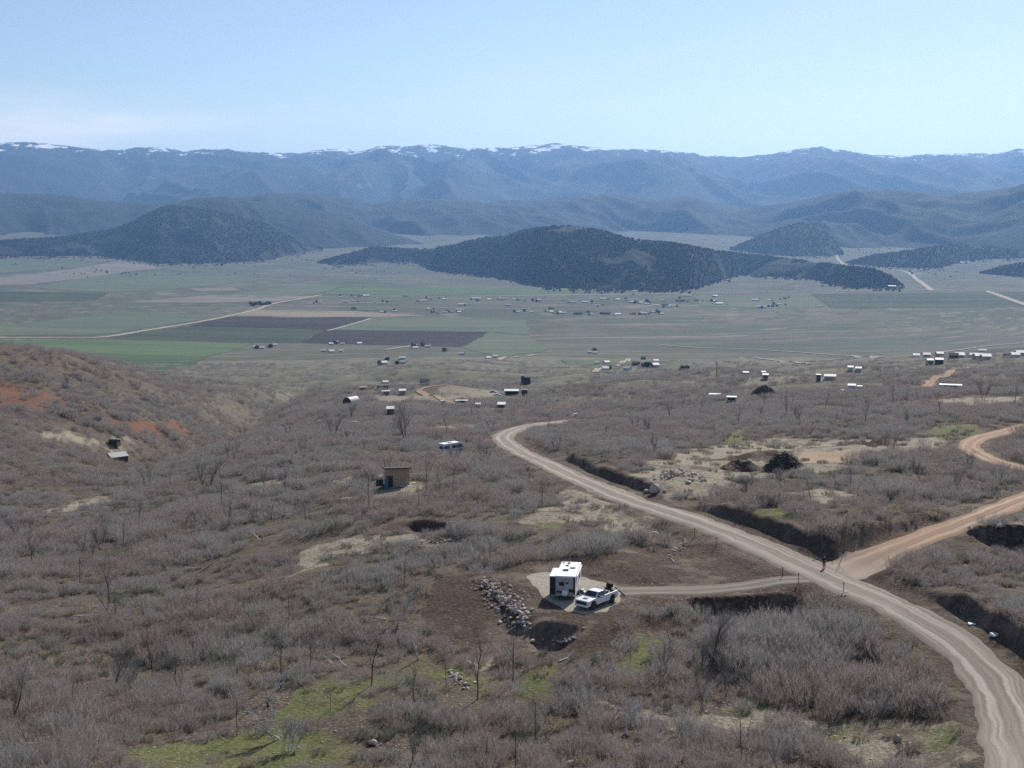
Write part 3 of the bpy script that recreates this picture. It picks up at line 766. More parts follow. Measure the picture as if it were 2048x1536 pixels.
# ------------------------------------------------------------------ hills and mountains
def az_of(px): return np.arctan2((np.asarray(px, float) - 1024) / FPX, CP)      # close to the crest rows
def tan_el(py, az):                                  # slope of the sight line of row py at azimuth az
    b = (768 - np.asarray(py, float)) / FPX
    h = (CP + b * SP) / np.cos(az); return (-SP + b * CP) / h
def hill(name, sil, base=None, base_d=None, base_z=None, crest_gap=(350, 2.6), crest_d=None, mat='juniper_hill', step=0.05, nt=40, amp=0.1, spur=None, shape=1.5, seed=0, crest_noise=0.0, back=1.0):
    sil = np.array(sil, float)
    az0, az1 = az_of(sil[0, 0]), az_of(sil[-1, 0])
    az = np.arange(az0, az1, math.radians(step))
    pxs = 1024 + FPX * CP * np.tan(az)
    srow = np.interp(pxs, sil[:, 0], sil[:, 1])
    te = tan_el(srow, az)
    if base is not None:
        b = np.array(base, float); bd = np.array([math.hypot(*hit(p, q, ground)) for p, q in b])
        db = np.interp(pxs, b[:, 0], bd)
        for _ in range(8): db[1:-1] = (db[:-2] + db[1:-1] + db[2:]) / 3
        zb = ground(np.sin(az) * db, np.cos(az) * db) - 2
    else:
        db = np.full(az.shape, float(base_d)); zb = np.full(az.shape, float(base_z))
    if crest_d is None:
        hgt = np.maximum(CAMZ + db * te - zb, 5); dc = db + crest_gap[0] * smooth(0, 40, hgt) + crest_gap[1] * hgt
    else:
        dc = np.interp(pxs, [p for p, q in crest_d], [q for p, q in crest_d])
    zc = CAMZ + dc * te
    t = np.concatenate([np.linspace(-0.1, 1, nt), np.linspace(1, 1 + back, nt // 3)[1:]])
    T = t[:, None]; tt = np.where(T <= 1, T, 2 - T); tt = np.clip(tt, -0.1, 1)
    D = db + (dc - db) * T
    X = np.sin(az) * D; Y = np.cos(az) * D
    if spur is not None:
        lam, k = spur
        mx = X + 0.5 * lam * fbm(X / (2.2 * lam), Y / (2.2 * lam), seed + 5, 3)
        r = 1 - 2 * np.abs(vnoise(mx / lam, Y / (5 * lam), seed)) * 1.5
        r2 = 1 - 2 * np.abs(vnoise(mx / (lam * 0.37) + Y / lam, Y / (1.6 * lam), seed + 1)) * 1.5
        e = np.exp(-k * (0.75 * r + 0.35 * r2))
        tt2 = np.clip(tt, 1e-4, 1) ** e
    else:
        tt2 = np.clip(tt, 0, 1)
    f = 0.55 * (1 - (1 - tt2) ** shape) + 0.45 * tt2 * tt2 * (3 - 2 * tt2)
    Z = zb + (zc - zb) * f + np.minimum(tt, 0) * 300
    Z = Z + (zc - zb) * amp * fbm(X / 420, Y / 420, seed + 9, 4) * np.clip(4 * tt * (1 - tt), 0, 1)
    if crest_noise: Z = Z + crest_noise * fbm(X / 90, Y / 400, seed + 3, 3) * np.clip(tt, 0, 1)
    me = mesh_np(name, np.stack([X, Y, Z], -1).reshape(-1, 3), grid_quads(len(t), len(az))[:, ::-1])
    o = structure(link(name, me, mat))
    return o, (X, Y, Z)

SIL_FAR = [(-500,300),(-250,285),(-100,300),(0,293),(20,288),(79,287),(113,289),(161,294),(205,298),(253,301),(290,295),(323,294),(362,299),(379,304),(403,301),(465,301),(513,306),(601,309),(646,301),(700,300),(735,302),(779,294),(830,294),(851,288),(912,292),(933,295),(988,299),(1056,293),(1097,290),(1138,292),(1179,294),(1227,299),(1268,298),(1316,302),(1380,307),(1392,310),(1471,314),(1526,309),(1580,299),(1632,294),(1656,301),(1676,300),(1724,310),(1792,312),(1861,312),(1891,308),(1973,309),(2031,302),(2048,303),(2150,296),(2300,305),(2550,300)]
hill('mountain_range', SIL_FAR, base_d=12500, base_z=-120, crest_d=[(-600,20500),(300,19500),(700,21000),(1200,19500),(1632,18500),(1900,21500),(2600,21000)], mat='mountain_forest', step=0.05, nt=110, amp=0.05, spur=(2000, 0.6), shape=1.25, seed=40, crest_noise=16, back=0.25)
SIL_MID = [(-500,392),(-200,380),(0,387),(113,388),(154,392),(219,402),(300,404),(376,402),(427,396),(478,395),(526,391),(608,386),(649,388),(700,396),(748,409),(800,400),(871,398),(926,400),(974,406),(1022,400),(1083,400),(1152,392),(1210,387),(1261,392),(1312,400),(1368,392),(1416,404),(1491,416),(1600,425),(1800,430),(2500,430)]
hill('wooded_ridge', SIL_MID, base_d=9300, base_z=-150, crest_d=[(-600,11500),(400,11200),(1000,12000),(2600,12500)], mat='wooded_ridge', step=0.06, nt=60, amp=0.16, spur=(800, 0.55), shape=1.4, seed=60, crest_noise=8)
SIL_RIGHT = [(1400,440),(1491,417),(1570,404),(1655,387),(1700,376),(1758,379),(1826,384),(1874,390),(1936,384),(1980,378),(2031,370),(2048,370),(2200,350),(2500,360)]
hill('wooded_ridge', SIL_RIGHT, base=[(1400,468),(1500,474),(1600,486),(1700,497),(1800,498),(1900,502),(2048,518),(2500,520)], crest_gap=(500, 4.5), mat='wooded_ridge', step=0.05, nt=70, amp=0.16, spur=(600, 0.55), shape=1.4, seed=80, crest_noise=7)
SIL_LB = [(240,480),(300,440),(349,407),(410,396),(458,393),(506,400),(560,411),(649,421),(740,450),(800,470),(850,488)]
hill('wooded_hill', SIL_LB, base=[(240,500),(458,505),(640,498),(850,489)], crest_gap=(400, 3.6), mat='wooded_ridge', step=0.05, nt=50, amp=0.15, spur=(500, 0.4), seed=90, crest_noise=6)
hill_a, GA_ = hill('wooded_hill', [(-300,470),(-100,478),(0,482),(120,476),(219,462),(266,448),(300,431),(328,417),(355,412),(393,417),(430,423),(478,431),(540,450),(600,480),(650,497)],
    base=[(-300,512),(0,513),(200,512),(321,527),(444,527),(547,519),(615,504),(650,498)], crest_gap=(250, 2.6), step=0.035, nt=60, amp=0.2, spur=(420, 0.35), seed=101, crest_noise=4)
hill_b, GB_ = hill('wooded_hill', [(640,524),(680,513),(721,503),(748,494),(800,497),(851,499),(912,491),(940,482),(974,475),(1008,474),(1042,462),(1073,457),(1124,453),(1172,455),(1203,462),(1240,474),(1288,482),(1346,489),(1430,503),(1519,513),(1608,523),(1690,534),(1741,540),(1775,554),(1802,575)],
    base=[(640,526),(680,530),(760,525),(830,523),(885,544),(988,554),(1073,566),(1090,575),(1261,581),(1380,580),(1440,560),(1480,549),(1600,556),(1690,574),(1802,576)], crest_gap=(140, 2.4), step=0.03, nt=70, amp=0.16, spur=(330, 0.3), shape=1.7, seed=115, crest_noise=3)
hill_c, GC_ = hill('wooded_hill', [(1455,497),(1474,489),(1553,455),(1594,445),(1628,452),(1655,475),(1680,505)], base=[(1455,499),(1530,510),(1587,513),(1650,512),(1680,508)], crest_gap=(120, 2.2), step=0.03, nt=40, amp=0.12, seed=120, crest_noise=3)
hill_d, GD_ = hill('wooded_hill', [(1685,525),(1741,510),(1809,501),(1895,489),(1960,492),(2020,500),(2060,512)], base=[(1685,526),(1760,534),(1860,537),(1930,520),(2060,515)], crest_gap=(100, 2.2), step=0.03, nt=40, amp=0.12, seed=130, crest_noise=3)
hill_e, GE_ = hill('wooded_hill', [(1950,546),(1997,532),(2048,525),(2150,515),(2300,530)], base=[(1950,547),(2048,556),(2300,560)], crest_gap=(100, 2.2), step=0.03, nt=40, amp=0.12, seed=140, crest_noise=3)

# ------------------------------------------------------------------ haze
haze_m, t = newmat('haze_air')
haze_m.cycles.volume_sampling = 'DISTANCE'
pv = t.n('VolumePrincipled'); pv.inputs['Color'].default_value = (0.30, 0.56, 1.0, 1); pv.inputs['Density'].default_value = 4.1e-5; pv.inputs['Anisotropy'].default_value = 0.4
t.l(pv.outputs[0], t.n('OutputMaterial').inputs['Volume'])
zmin = float(GZ.min()) - 40
mb = MB().box(-17000, 17000, -15000, 24500, zmin, 1250.0)
hz = mb.build('haze', 'haze_air'); hz['kind'] = 'stuff'; hz['label'] = 'blue haze in the air over the wide valley'

# ================================================================== vegetation
class Strip:
    """thin blades and tubes collected into one triangle mesh"""
    def __init__(s, seed): s.v = []; s.f = []; s.c = []; s.r = random.Random(seed)
    def blade(s, p0, p1, w):
        d = p1 - p0; u = d.cross(Vector((s.r.uniform(-1, 1), s.r.uniform(-1, 1), s.r.uniform(-0.4, 0.4))))
        if u.length < 1e-6: return
        u = u.normalized() * (w / 2); b = len(s.v)
        s.v += [p0 - u, p0 + u, p1]; s.f.append((b, b + 1, b + 2)); s.c += [s.r.random()] * 3
    def limb(s, p0, p1, r0, r1, n=4):
        d = (p1 - p0).normalized(); u = d.orthogonal().normalized(); w = d.cross(u); b = len(s.v)
        for p, r in ((p0, r0), (p1, r1)):
            for k in range(n):
                a = 2 * math.pi * k / n; s.v.append(p + u * (r * math.cos(a)) + w * (r * math.sin(a)))
        s.c += [s.r.uniform(0.2, 0.8)] * (2 * n)
        for k in range(n):
            k2 = (k + 1) % n; s.f += [(b + k, b + k2, b + k2 + n), (b + k, b + k2 + n, b + k + n)]
    def mesh(s, name, mat):
        if not s.f: s.limb(Vector((0, 0, 0.5)), Vector((0.15, 0.05, 0.7)), 0.03, 0.015)
        c = s.c + [0.5] * (len(s.v) - len(s.c))
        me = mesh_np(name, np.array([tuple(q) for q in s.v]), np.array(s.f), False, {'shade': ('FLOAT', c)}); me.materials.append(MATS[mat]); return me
def rdir(r, tilt):
    a = r.uniform(0, 2 * math.pi); return Vector((math.sin(tilt) * math.cos(a), math.sin(tilt) * math.sin(a), math.cos(tilt)))

def bush_mesh(seed, rad, hgt, stems, mat='twigs'):
    s = Strip(seed); r = s.r
    for i in range(stems):
        a = r.uniform(0, 2 * math.pi); q = math.sqrt(r.random()) * rad * 0.72
        p = Vector((q * math.cos(a), q * math.sin(a), -0.15))
        out = Vector((math.cos(a), math.sin(a), 0)) * (0.15 + 0.5 * q / rad)
        d = (Vector((0, 0, 1)) + out + Vector((r.gauss(0, 0.16), r.gauss(0, 0.16), 0))).normalized()
        L = hgt * r.uniform(0.65, 1.08) * (1 - 0.33 * (q / rad) ** 2); w = r.uniform(0.02, 0.045)
        n = 3
        for k in range(n):
            e = p + d * (L / n)
            s.blade(p, e + d * 0.06, w * (1 - 0.25 * k))
            if k > 0:
                for _ in range(3 + k):
                    t0 = p.lerp(e, r.random()); td = (d + rdir(r, r.uniform(0.4, 1.3)) * 0.75).normalized(); tl = r.uniform(0.25, 0.6) * (hgt / 2)
                    t1 = t0 + td * tl; s.blade(t0, t1, w * 0.55)
                    for _ in range(2):
                        s.blade(t0.lerp(t1, r.uniform(0.3, 0.8)), t1 + rdir(r, r.uniform(0, 1.4)) * 0.22, w * 0.4)
            p = e; d = (d + Vector((r.gauss(0, 0.14), r.gauss(0, 0.14), 0.05))).normalized()
    return s.mesh('scrub_bush', mat)

def tree_meshes(seed, hgt, trunks, spread, mat, leafy=1.0, girth=1.0):
    """bare tree: trunk mesh and branch mesh"""
    T = Strip(seed); B = Strip(seed + 1); r = T.r
    def grow(p, d, L, rad, lev):
        n = 4 if lev == 0 else 3
        for k in range(n):
            e = p + d * (L / n); r2 = rad * (1 - 0.72 * (k + 1) / n) if lev else rad * (1 - 0.55 * (k + 1) / n)
            ra = rad * (1 - 0.72 * k / n) if lev else rad * (1 - 0.55 * k / n)
            if lev == 0: T.limb(p, e, ra, r2, 6)
            elif lev == 1: B.limb(p, e, max(ra, 0.012 if mat == 'dark_bark' else 0.04), max(r2, 0.01 if mat == 'dark_bark' else 0.025), 4)
            else: B.blade(p, e, max(ra * 2.2, 0.02 if mat == 'dark_bark' else 0.05))
            if lev < 3:
                cnt = int((2.2, 2.8, 3.0)[lev] * leafy + r.random()) if (lev or k) else 0
                for _ in range(cnt):
                    cd = (d + rdir(r, r.uniform(0.5, 1.35)) * spread).normalized()
                    grow(p.lerp(e, r.uniform(0.2, 1)), cd, L * r.uniform(0.34, 0.6), r2 * 0.6, lev + 1)
            p = e; d = (d + Vector((r.gauss(0, 0.11), r.gauss(0, 0.11), r.gauss(0.03, 0.05)))).normalized()
    for k in range(trunks):
        lean = 0.05 if trunks == 1 else 0.42
        grow(Vector((r.gauss(0, 0.05) * trunks, r.gauss(0, 0.05) * trunks, -0.2)), rdir(r, lean * r.uniform(0.6, 1.2)), hgt * r.uniform(0.85, 1.05), 0.085 * girth * hgt / 5, 0)
    return T.mesh('trunk', mat), B.mesh('branches', 'grey_branch' if mat == 'dark_bark' else mat)

# --- where scrub grows
road_lines = [(ROADS[k][2], ROADS[k][1]) for k in ROADS]
far_lines = [(np.array(resample(gpoly(pp), 8)), hw) for nm, mt, hw, lf, pp in FAR_ROADS[:2]]
def in_open(x, y):
    v = np.zeros(x.shape, bool)
    for w in ZONES['open']: v |= in_zone(x, y, w, 1.3)
    for w in ZONES['red']: v |= in_zone(x, y, w, 2.5) & (vnoise(x / 11, y / 9, 98) > -0.05)
    return v
def scrub_ok(x, y, margin, few=0.0):
    ok = ~in_open(x, y) | ((rng.random(x.shape) < few) & (vnoise(x / 9, y / 9, 97) > -0.1))
    for w in ZONES['soil'][:1] + ZONES['sand'] + ZONES['orange']:
        ok &= ~in_zone(x, y, w, 1.3)
    for pts, hw in road_lines:
        ds, sd, ar = seg_dist(x, y, pts); ok &= ds > hw + margin + np.where(sd > 0, 2.9 if hw > 3.2 else 1.2, 2.0)
    for pts, hw in far_lines: ok &= seg_dist(x, y, pts)[0] > hw + 2
    for line in (PIT, HOLLOW, DBANK, TRENCH):
        ok &= seg_dist(x, y, line)[0] > 4.5
    return ok
KEEP_CLEAR = [(at(px, py), rr) for px, py, rr in ((795,975,6),(897,912,6),(244,925,7),(228,892,5),(700,975,5),(697,806,7),(766,780,10),(1023,792,12),(1528,788,8),(1902,780,10),(1430,799,8),(1460,804,8),(1360,955,9),(1570,920,7),(1305,978,4),(1648,1139,3))]
B_ = [ # px, py, width px, depth m, height m, roof, wall, roof mat, label, cat, rot
 (727,781,16,5,2.6,'flat','brown_board','weathered_wood','small brown box shed on the far knoll','shed',0.1),
 (766,779,23,6,3.2,'flat','dark_metal','dark_metal','dark cabin on the knoll next to the brown box shed','cabin',0.1),
 (772,770,12,5,2.8,'gable','beige_siding','pale_roof','pale roofed hut behind the dark cabin','hut',0.3),
 (773,791,18,3,2.8,'flat','pale_panel','pale_roof','white trailer parked in front of the dark cabin','trailer',0.2),
 (805,790,14,4,2.8,'mono_up','weathered_wood','pale_roof','shed with a white roof beside the white trailer','shed',0.0),
 (781,829,15,4,2.6,'mono_up','brown_board','pale_roof','lone brown shed with a white flat roof in scrub','shed',0.0),
 (888,809,9,3,1.6,'flat','pale_panel','pale_roof','small white van by the end of the loop track','van',0.1),
 (923,808,26,3,2.0,'flat','brown_board','pale_roof','long low white roof in scrub by the loop track','trailer',-0.05),
 (956,815,10,3,1.8,'gable','brown_board','pale_roof','tiny hut with pale roof below the loop track','hut',0.0),
 (1002,816,16,4,1.8,'mono_up','brown_board','pale_roof','white roofed lean-to below the dark open carport','shed',-0.1),
 (1023,792,31,6,3.2,'open','dark_metal','pale_roof','wide open carport with white roof and dark inside','carport',0.0),
 (1049,792,13,5,4.0,'flat','dark_metal','dark_metal','dark box cabin standing next to the open carport','cabin',0.0),
 (1056,769,12,8,5.5,'gable','dark_shingle','dark_shingle','tall dark house standing alone before the sage flats','house',0.4),
 (986,785,10,3,1.6,'flat','grey_paint','pale_roof','grey parked car row near the open carport','car',0.1),
 (1430,799,24,4,2.8,'flat','pale_panel','pale_roof','white trailer house at the edge of dark scrub','trailer',0.05),
 (1463,804,20,4,2.4,'flat','grey_paint','pale_roof','second low white trailer beside the white trailer house','trailer',-0.05),
 (1703,781,15,4,2.6,'gable','pale_panel','pale_roof','white shed in grey trees beyond the side road','shed',-0.1),
 (1719,781,9,3,2.2,'flat','pale_panel','pale_roof','small white box beside the white shed','shed',0.0),
 (1901,779,44,4,2.2,'flat','pale_panel','pale_roof','long narrow white trailer below the far dirt track','trailer',0.0),
 (1637,763,9,4,4.2,'flat','brown_board','pale_roof','tall narrow hut with white roof on orange ground','hut',0.0),
 (1660,760,24,5,2.4,'gable','beige_siding','pale_roof','long white roofed shed on orange ground','shed',0.0),
 (1528,752,8,5,3.0,'gable','pale_panel','pale_roof','small white cottage behind the dark scrub hollow','cottage',0.3),
 (1531,759,12,5,3.0,'gable','pale_panel','pale_roof','white cottage at the rim of the dark scrub hollow','cottage',0.0),
 (1492,752,12,5,2.6,'gable','weathered_wood','tin_roof','grey shed at the rim of the dark scrub hollow','shed',0.1),
 (1701,742,11,6,3.0,'gable','pale_panel','pale_roof','white shed, first of a pair above the scrub','shed',0.0),
 (1717,743,12,6,2.6,'gable','beige_siding','tin_roof','grey roofed shed, second of a pair above the scrub','shed',0.0),
 (1861,729,12,6,3.6,'gable','grey_paint','tin_roof','grey barn on the rise beside the village','barn',0.2),
 (1879,728,16,6,3.6,'gable','dark_metal','pale_roof','dark barn with bright white roof on the rise','barn',0.1),
]
DEAD_PX = [(1120,1322),(1250,1466),(1404,1412),(150,1236),(1606,1342),(1640,1330),(1668,1193),(20,1020),(345,905),(400,1138),(404,1124),(424,1128),(520,1080),(540,1398),(55,1492),(556,1478),(560,1370),(578,1502),(690,1332),(692,1032),(770,1240),(793,1246),(836,1320)]
def toward(p, r): q = Vector((p[0], p[1], 0)); q = q * (1 - r / q.length); return q
for px, py in DEAD_PX:
    p = at(px, py); KEEP_CLEAR += [(p, 1.8), (toward(p, 2.6), 1.9), (toward(p, 5.0), 1.5)]
for b in B_:
    p = at(b[0], b[1])
    if math.hypot(p[0], p[1]) < 1600: w = b[2] * mpp(p); KEEP_CLEAR += [(p, w * 0.62 + 1.5), (toward(p, 7.0), w * 0.6 + 1.0), (toward(p, 14.0), w * 0.5)]
for px, py, rr in ((697,808,5.0),(244,926,4.5),(228,893,3.5),(796,974,5.0),(888,912,5.5)):
    p = at(px, py); KEEP_CLEAR += [(toward(p, 5.0), rr), (toward(p, 9.0), rr)]
def scatter_scrub():
    P = []
    # near slope: even in distance bands, dense thickets with gaps
    for d0, d1, area, sc in ((88, 260, 2.5, 1.0), (260, 420, 3.6, 1.12), (420, 640, 6.0, 1.3), (640, 1000, 17.0, 1.7), (1000, 1750, 60.0, 2.4)):
        hw = 0.44
        n = int(hw * (d1 * d1 - d0 * d0) / area)
        a = rng.uniform(-hw, hw, n); d = np.sqrt(rng.uniform(d0 * d0, d1 * d1, n))
        x = np.sin(a) * d; y = np.cos(a) * d
        cl = 0.62 * np.where(d > 640, fbm(x / 60, y / 45, 54, 3), fbm(x / 26, y / 17, 51, 3)) + 0.42 * vnoise(x / 7.5, y / 5.5, 52) + 0.2 * vnoise(x / 90, y / 60, 53)
        thr = np.where(d < 640, -0.17, -0.07) + 0.2 * smooth(640, 1300, d)
        lefthill = (a < -0.13) & (d > 490) & (d < 700)
        thr = np.where(lefthill, -0.14, thr)
        m = cl > thr
        x, y, d, cl = x[m], y[m], d[m], cl[m]
        m = scrub_ok(x, y, 0.8 * sc, 0.08)
        x, y, d, cl = x[m], y[m], d[m], cl[m]
        for p, rr in KEEP_CLEAR:
            m = np.hypot(x - p[0], y - p[1]) > rr
            x, y, d, cl = x[m], y[m], d[m], cl[m]
        cl = np.where(in_open(x, y), cl - 0.6, cl)
        size = sc * (0.58 + 0.6 * smooth(-0.15, 0.5, cl)) * rng.uniform(0.55, 1.3, len(x)) * (1 + 0.25 * vnoise(x / 12, y / 12, 58))
        P.append(np.stack([x, y, ground(x, y), size, rng.uniform(0, 6.283, len(x)), rng.integers(0, 7, len(x))], 1))
    # the big clump beside the bend of the gravel road
    for px, py, k in ((1750,1405,46),(1700,1380,20),(1600,1290,40),(1690,1260,30),(1560,1330,26)):
        c = at(px, py); x = c[0] + rng.normal(0, 3.0, k); y = c[1] + rng.normal(0, 3.4, k)
        m = scrub_ok(x, y, 0.6); x, y = x[m], y[m]; k = len(x)
        P.append(np.stack([x, y, ground(x, y), rng.uniform(1.0, 1.5, k), rng.uniform(0, 6.28, k), rng.integers(0, 7, k)], 1))
    # low grass and sage in the gaps
    n = 15000; a = rng.uniform(-0.42, 0.42, n); d = np.sqrt(rng.uniform(92 ** 2, 430 ** 2, n)); x = np.sin(a) * d; y = np.cos(a) * d
    m = vnoise(x / 14, y / 12, 151) + 0.5 * vnoise(x / 4, y / 4, 152) > -0.1; x, y, d = x[m], y[m], d[m]
    for pts, hw in road_lines:
        q, sd, ar = seg_dist(x, y, pts); m = q > hw + np.where(sd > 0, 5.5, 1.2); x, y, d = x[m], y[m], d[m]
    m = ~in_zone(x, y, PAD, 1.0) & (~in_open(x, y) | (rng.random(len(x)) < 0.22))
    for w in ZONES['orange'] + ZONES['red']: m &= ~in_zone(x, y, w, 1.3)
    for line in (PIT, HOLLOW, DBANK, TRENCH, RBANK): m &= seg_dist(x, y, line)[0] > 4.5
    for p, rr in KEEP_CLEAR: m &= np.hypot(x - p[0], y - p[1]) > rr * 0.8
    x, y, d = x[m], y[m], d[m]
    soil_ = in_zone(x, y, ZONES['soil'][0], 1.3); m = ~soil_ | (rng.random(len(x)) < 0.25); x, y, d = x[m], y[m], d[m]
    k = len(x); P.append(np.stack([x, y, ground(x, y), rng.uniform(0.5, 1.15, k) * (1 + d / 600), rng.uniform(0, 6.28, k), 7 + (vnoise(x / 20, y / 20, 153) + 0.4 * rng.normal(size=k) > 0.05)], 1))
    return np.concatenate(P)
PTS = scatter_scrub()
BUSH = [bush_mesh(200 + i, *q) for i, q in enumerate([(1.35, 2.0, 58), (1.2, 1.7, 50), (1.6, 1.9, 64), (1.0, 2.2, 46), (1.45, 1.5, 56), (1.1, 1.3, 44), (1.5, 2.4, 62), (0.75, 0.6, 40, 'straw'), (0.7, 0.7, 36, 'sage_twig')])]
bx_, by_ = px_of(PTS[:, 0], PTS[:, 1], PTS[:, 2])
inframe = (bx_ > -10) & (bx_ < 2058) & (by_ < 1560)
show = np.where(inframe, PTS[:, 3] * np.where(PTS[:, 5] > 6.5, 0.4, 1.0) / np.hypot(PTS[:, 0], PTS[:, 1]), 0)
order = np.argsort(-show)
lead = [next(i for i in order if int(PTS[i, 5]) == k) for k in range(9)]
near_idx = lead + [i for i in order[:300] if i not in lead][:291]
rest_idx = np.setdiff1d(np.arange(len(PTS)), near_idx)
first_bush = {}
BUSH_LABEL = ['rounded grey-brown leafless scrub oak bush on the near slope', 'low rounded leafless scrub oak bush on the near slope', 'broad spreading leafless scrub oak bush on the near slope',
              'narrow upright leafless scrub oak bush on the near slope', 'wide low leafless scrub oak bush on the near slope', 'small leafless scrub oak bush on the near slope', 'tall full leafless scrub oak bush on the near slope', 'low straw-coloured tuft of dry grass on the near slope', 'small grey-green sagebrush on the near slope']
for i in near_idx:
    x, y, z, sc, rz, k = PTS[i]; k = int(k)
    o = bpy.data.objects.new(('scrub_oak', 'grass_tuft', 'sagebrush')[max(0, k - 6)], BUSH[k]); COL.objects.link(o)
    o.location = (x, y, z); o.rotation_euler = (0, 0, rz); o.scale = (sc, sc, sc)
    tag(o, BUSH_LABEL[k], ('bush', 'grass tuft', 'sagebrush')[max(0, k - 6)], ('scrub oak bushes on the near slope', 'dry grass tufts on the near slope', 'sagebrush on the near slope')[max(0, k - 6)])
    first_bush.setdefault(k, o)

def instancer(name, pts, sources, label, low=False):
    """one object that draws its sources at every point (position, scale, turn, index)"""
    me = bpy.data.meshes.new(name); me.vertices.add(len(pts)); me.vertices.foreach_set('co', pts[:, :3].astype(np.float32).ravel())
    for nm, typ, c in (('size', 'FLOAT', 3), ('turn', 'FLOAT', 4), ('pick', 'INT', 5)):
        at_ = me.attributes.new(nm, typ, 'POINT'); at_.data.foreach_set('value', pts[:, c].astype(np.float32 if typ == 'FLOAT' else np.int32))
    o = link(name, me); o['kind'] = 'stuff'; o['label'] = label
    ng = bpy.data.node_groups.new(name, 'GeometryNodeTree')
    ng.interface.new_socket('Geometry', in_out='INPUT', socket_type='NodeSocketGeometry'); ng.interface.new_socket('Geometry', in_out='OUTPUT', socket_type='NodeSocketGeometry')
    N = ng.nodes.new; L = ng.links.new
    gi = N('NodeGroupInput'); go = N('NodeGroupOutput'); iop = N('GeometryNodeInstanceOnPoints'); jn = N('GeometryNodeJoinGeometry')
    for s_ in reversed(sources):             # the join lists its last link first
        oi = N('GeometryNodeObjectInfo'); oi.inputs['Object'].default_value = s_; oi.inputs['As Instance'].default_value = True; oi.transform_space = 'ORIGINAL'
        L(oi.outputs['Geometry'], jn.inputs[0])
    def attr(nm, typ):
        a = N('GeometryNodeInputNamedAttribute'); a.data_type = typ; a.inputs['Name'].default_value = nm; return a.outputs['Attribute']
    cb = N('ShaderNodeCombineXYZ'); L(attr('turn', 'FLOAT'), cb.inputs[2])
    L(gi.outputs[0], iop.inputs['Points']); L(jn.outputs[0], iop.inputs['Instance']); iop.inputs['Pick Instance'].default_value = True
    L(attr('pick', 'INT'), iop.inputs['Instance Index']); L(cb.outputs[0], iop.inputs['Rotation'])
    cs = N('ShaderNodeCombineXYZ'); sz = attr('size', 'FLOAT')
    mn = N('ShaderNodeMath'); mn.operation = 'MINIMUM'; mn.inputs[1].default_value = 1.15; L(sz, mn.inputs[0])
    L(sz, cs.inputs[0]); L(sz, cs.inputs[1]); L(mn.outputs[0] if low else sz, cs.inputs[2])
    L(cs.outputs[0], iop.inputs['Scale']); L(iop.outputs[0], go.inputs[0])
    md = o.modifiers.new('scatter', 'NODES'); md.node_group = ng
    return o
instancer('scrub_oak_cover', PTS[rest_idx], [first_bush[k] for k in sorted(first_bush)], 'leafless scrub oak covering the slopes down to the valley', True)

# --- single bare trees
TREE_KIND = [  # height, trunks, spread, leafy, girth, label
 (5.0, 1, 0.95, 1.0, 1.0, 'dark leafless tree with a single trunk and spreading crown'),
 (4.6, 2, 0.9, 1.0, 0.9, 'dark leafless tree forking into two trunks from the ground'),
 (4.2, 3, 0.9, 0.9, 0.8, 'dark leafless tree with three leaning trunks among scrub'),
 (5.4, 1, 0.7, 0.6, 0.8, 'tall thin burnt tree with few short side branches'),
 (3.6, 1, 0.6, 0.25, 1.0, 'charred bare trunk with hardly any branches left'),
 (5.6, 2, 1.05, 1.25, 1.1, 'large dark leafless tree with a wide twiggy crown'),
]
TREES = []
for i, (h, n, sp, lf, g, lab) in enumerate(TREE_KIND):
    tm, bm_ = tree_meshes(300 + 7 * i, h, n, sp, 'dark_bark', lf, g)
    e = empty('bare_tree'); link('trunk', tm, None, e); link('branches', bm_, None, e)
    tag(e, lab, 'tree', 'burnt leafless trees on the slope'); TREES.append(e)
tree_used = set()
def place_tree(k, p, sc, rz):
    o = TREES[k] if k not in tree_used else copy_tree(TREES[k])
    tree_used.add(k); o.location = (p[0], p[1], p[2] - 0.05); o.scale = (sc, sc, sc); o.rotation_euler = (random.gauss(0, 0.04), random.gauss(0, 0.04), rz)
    return o
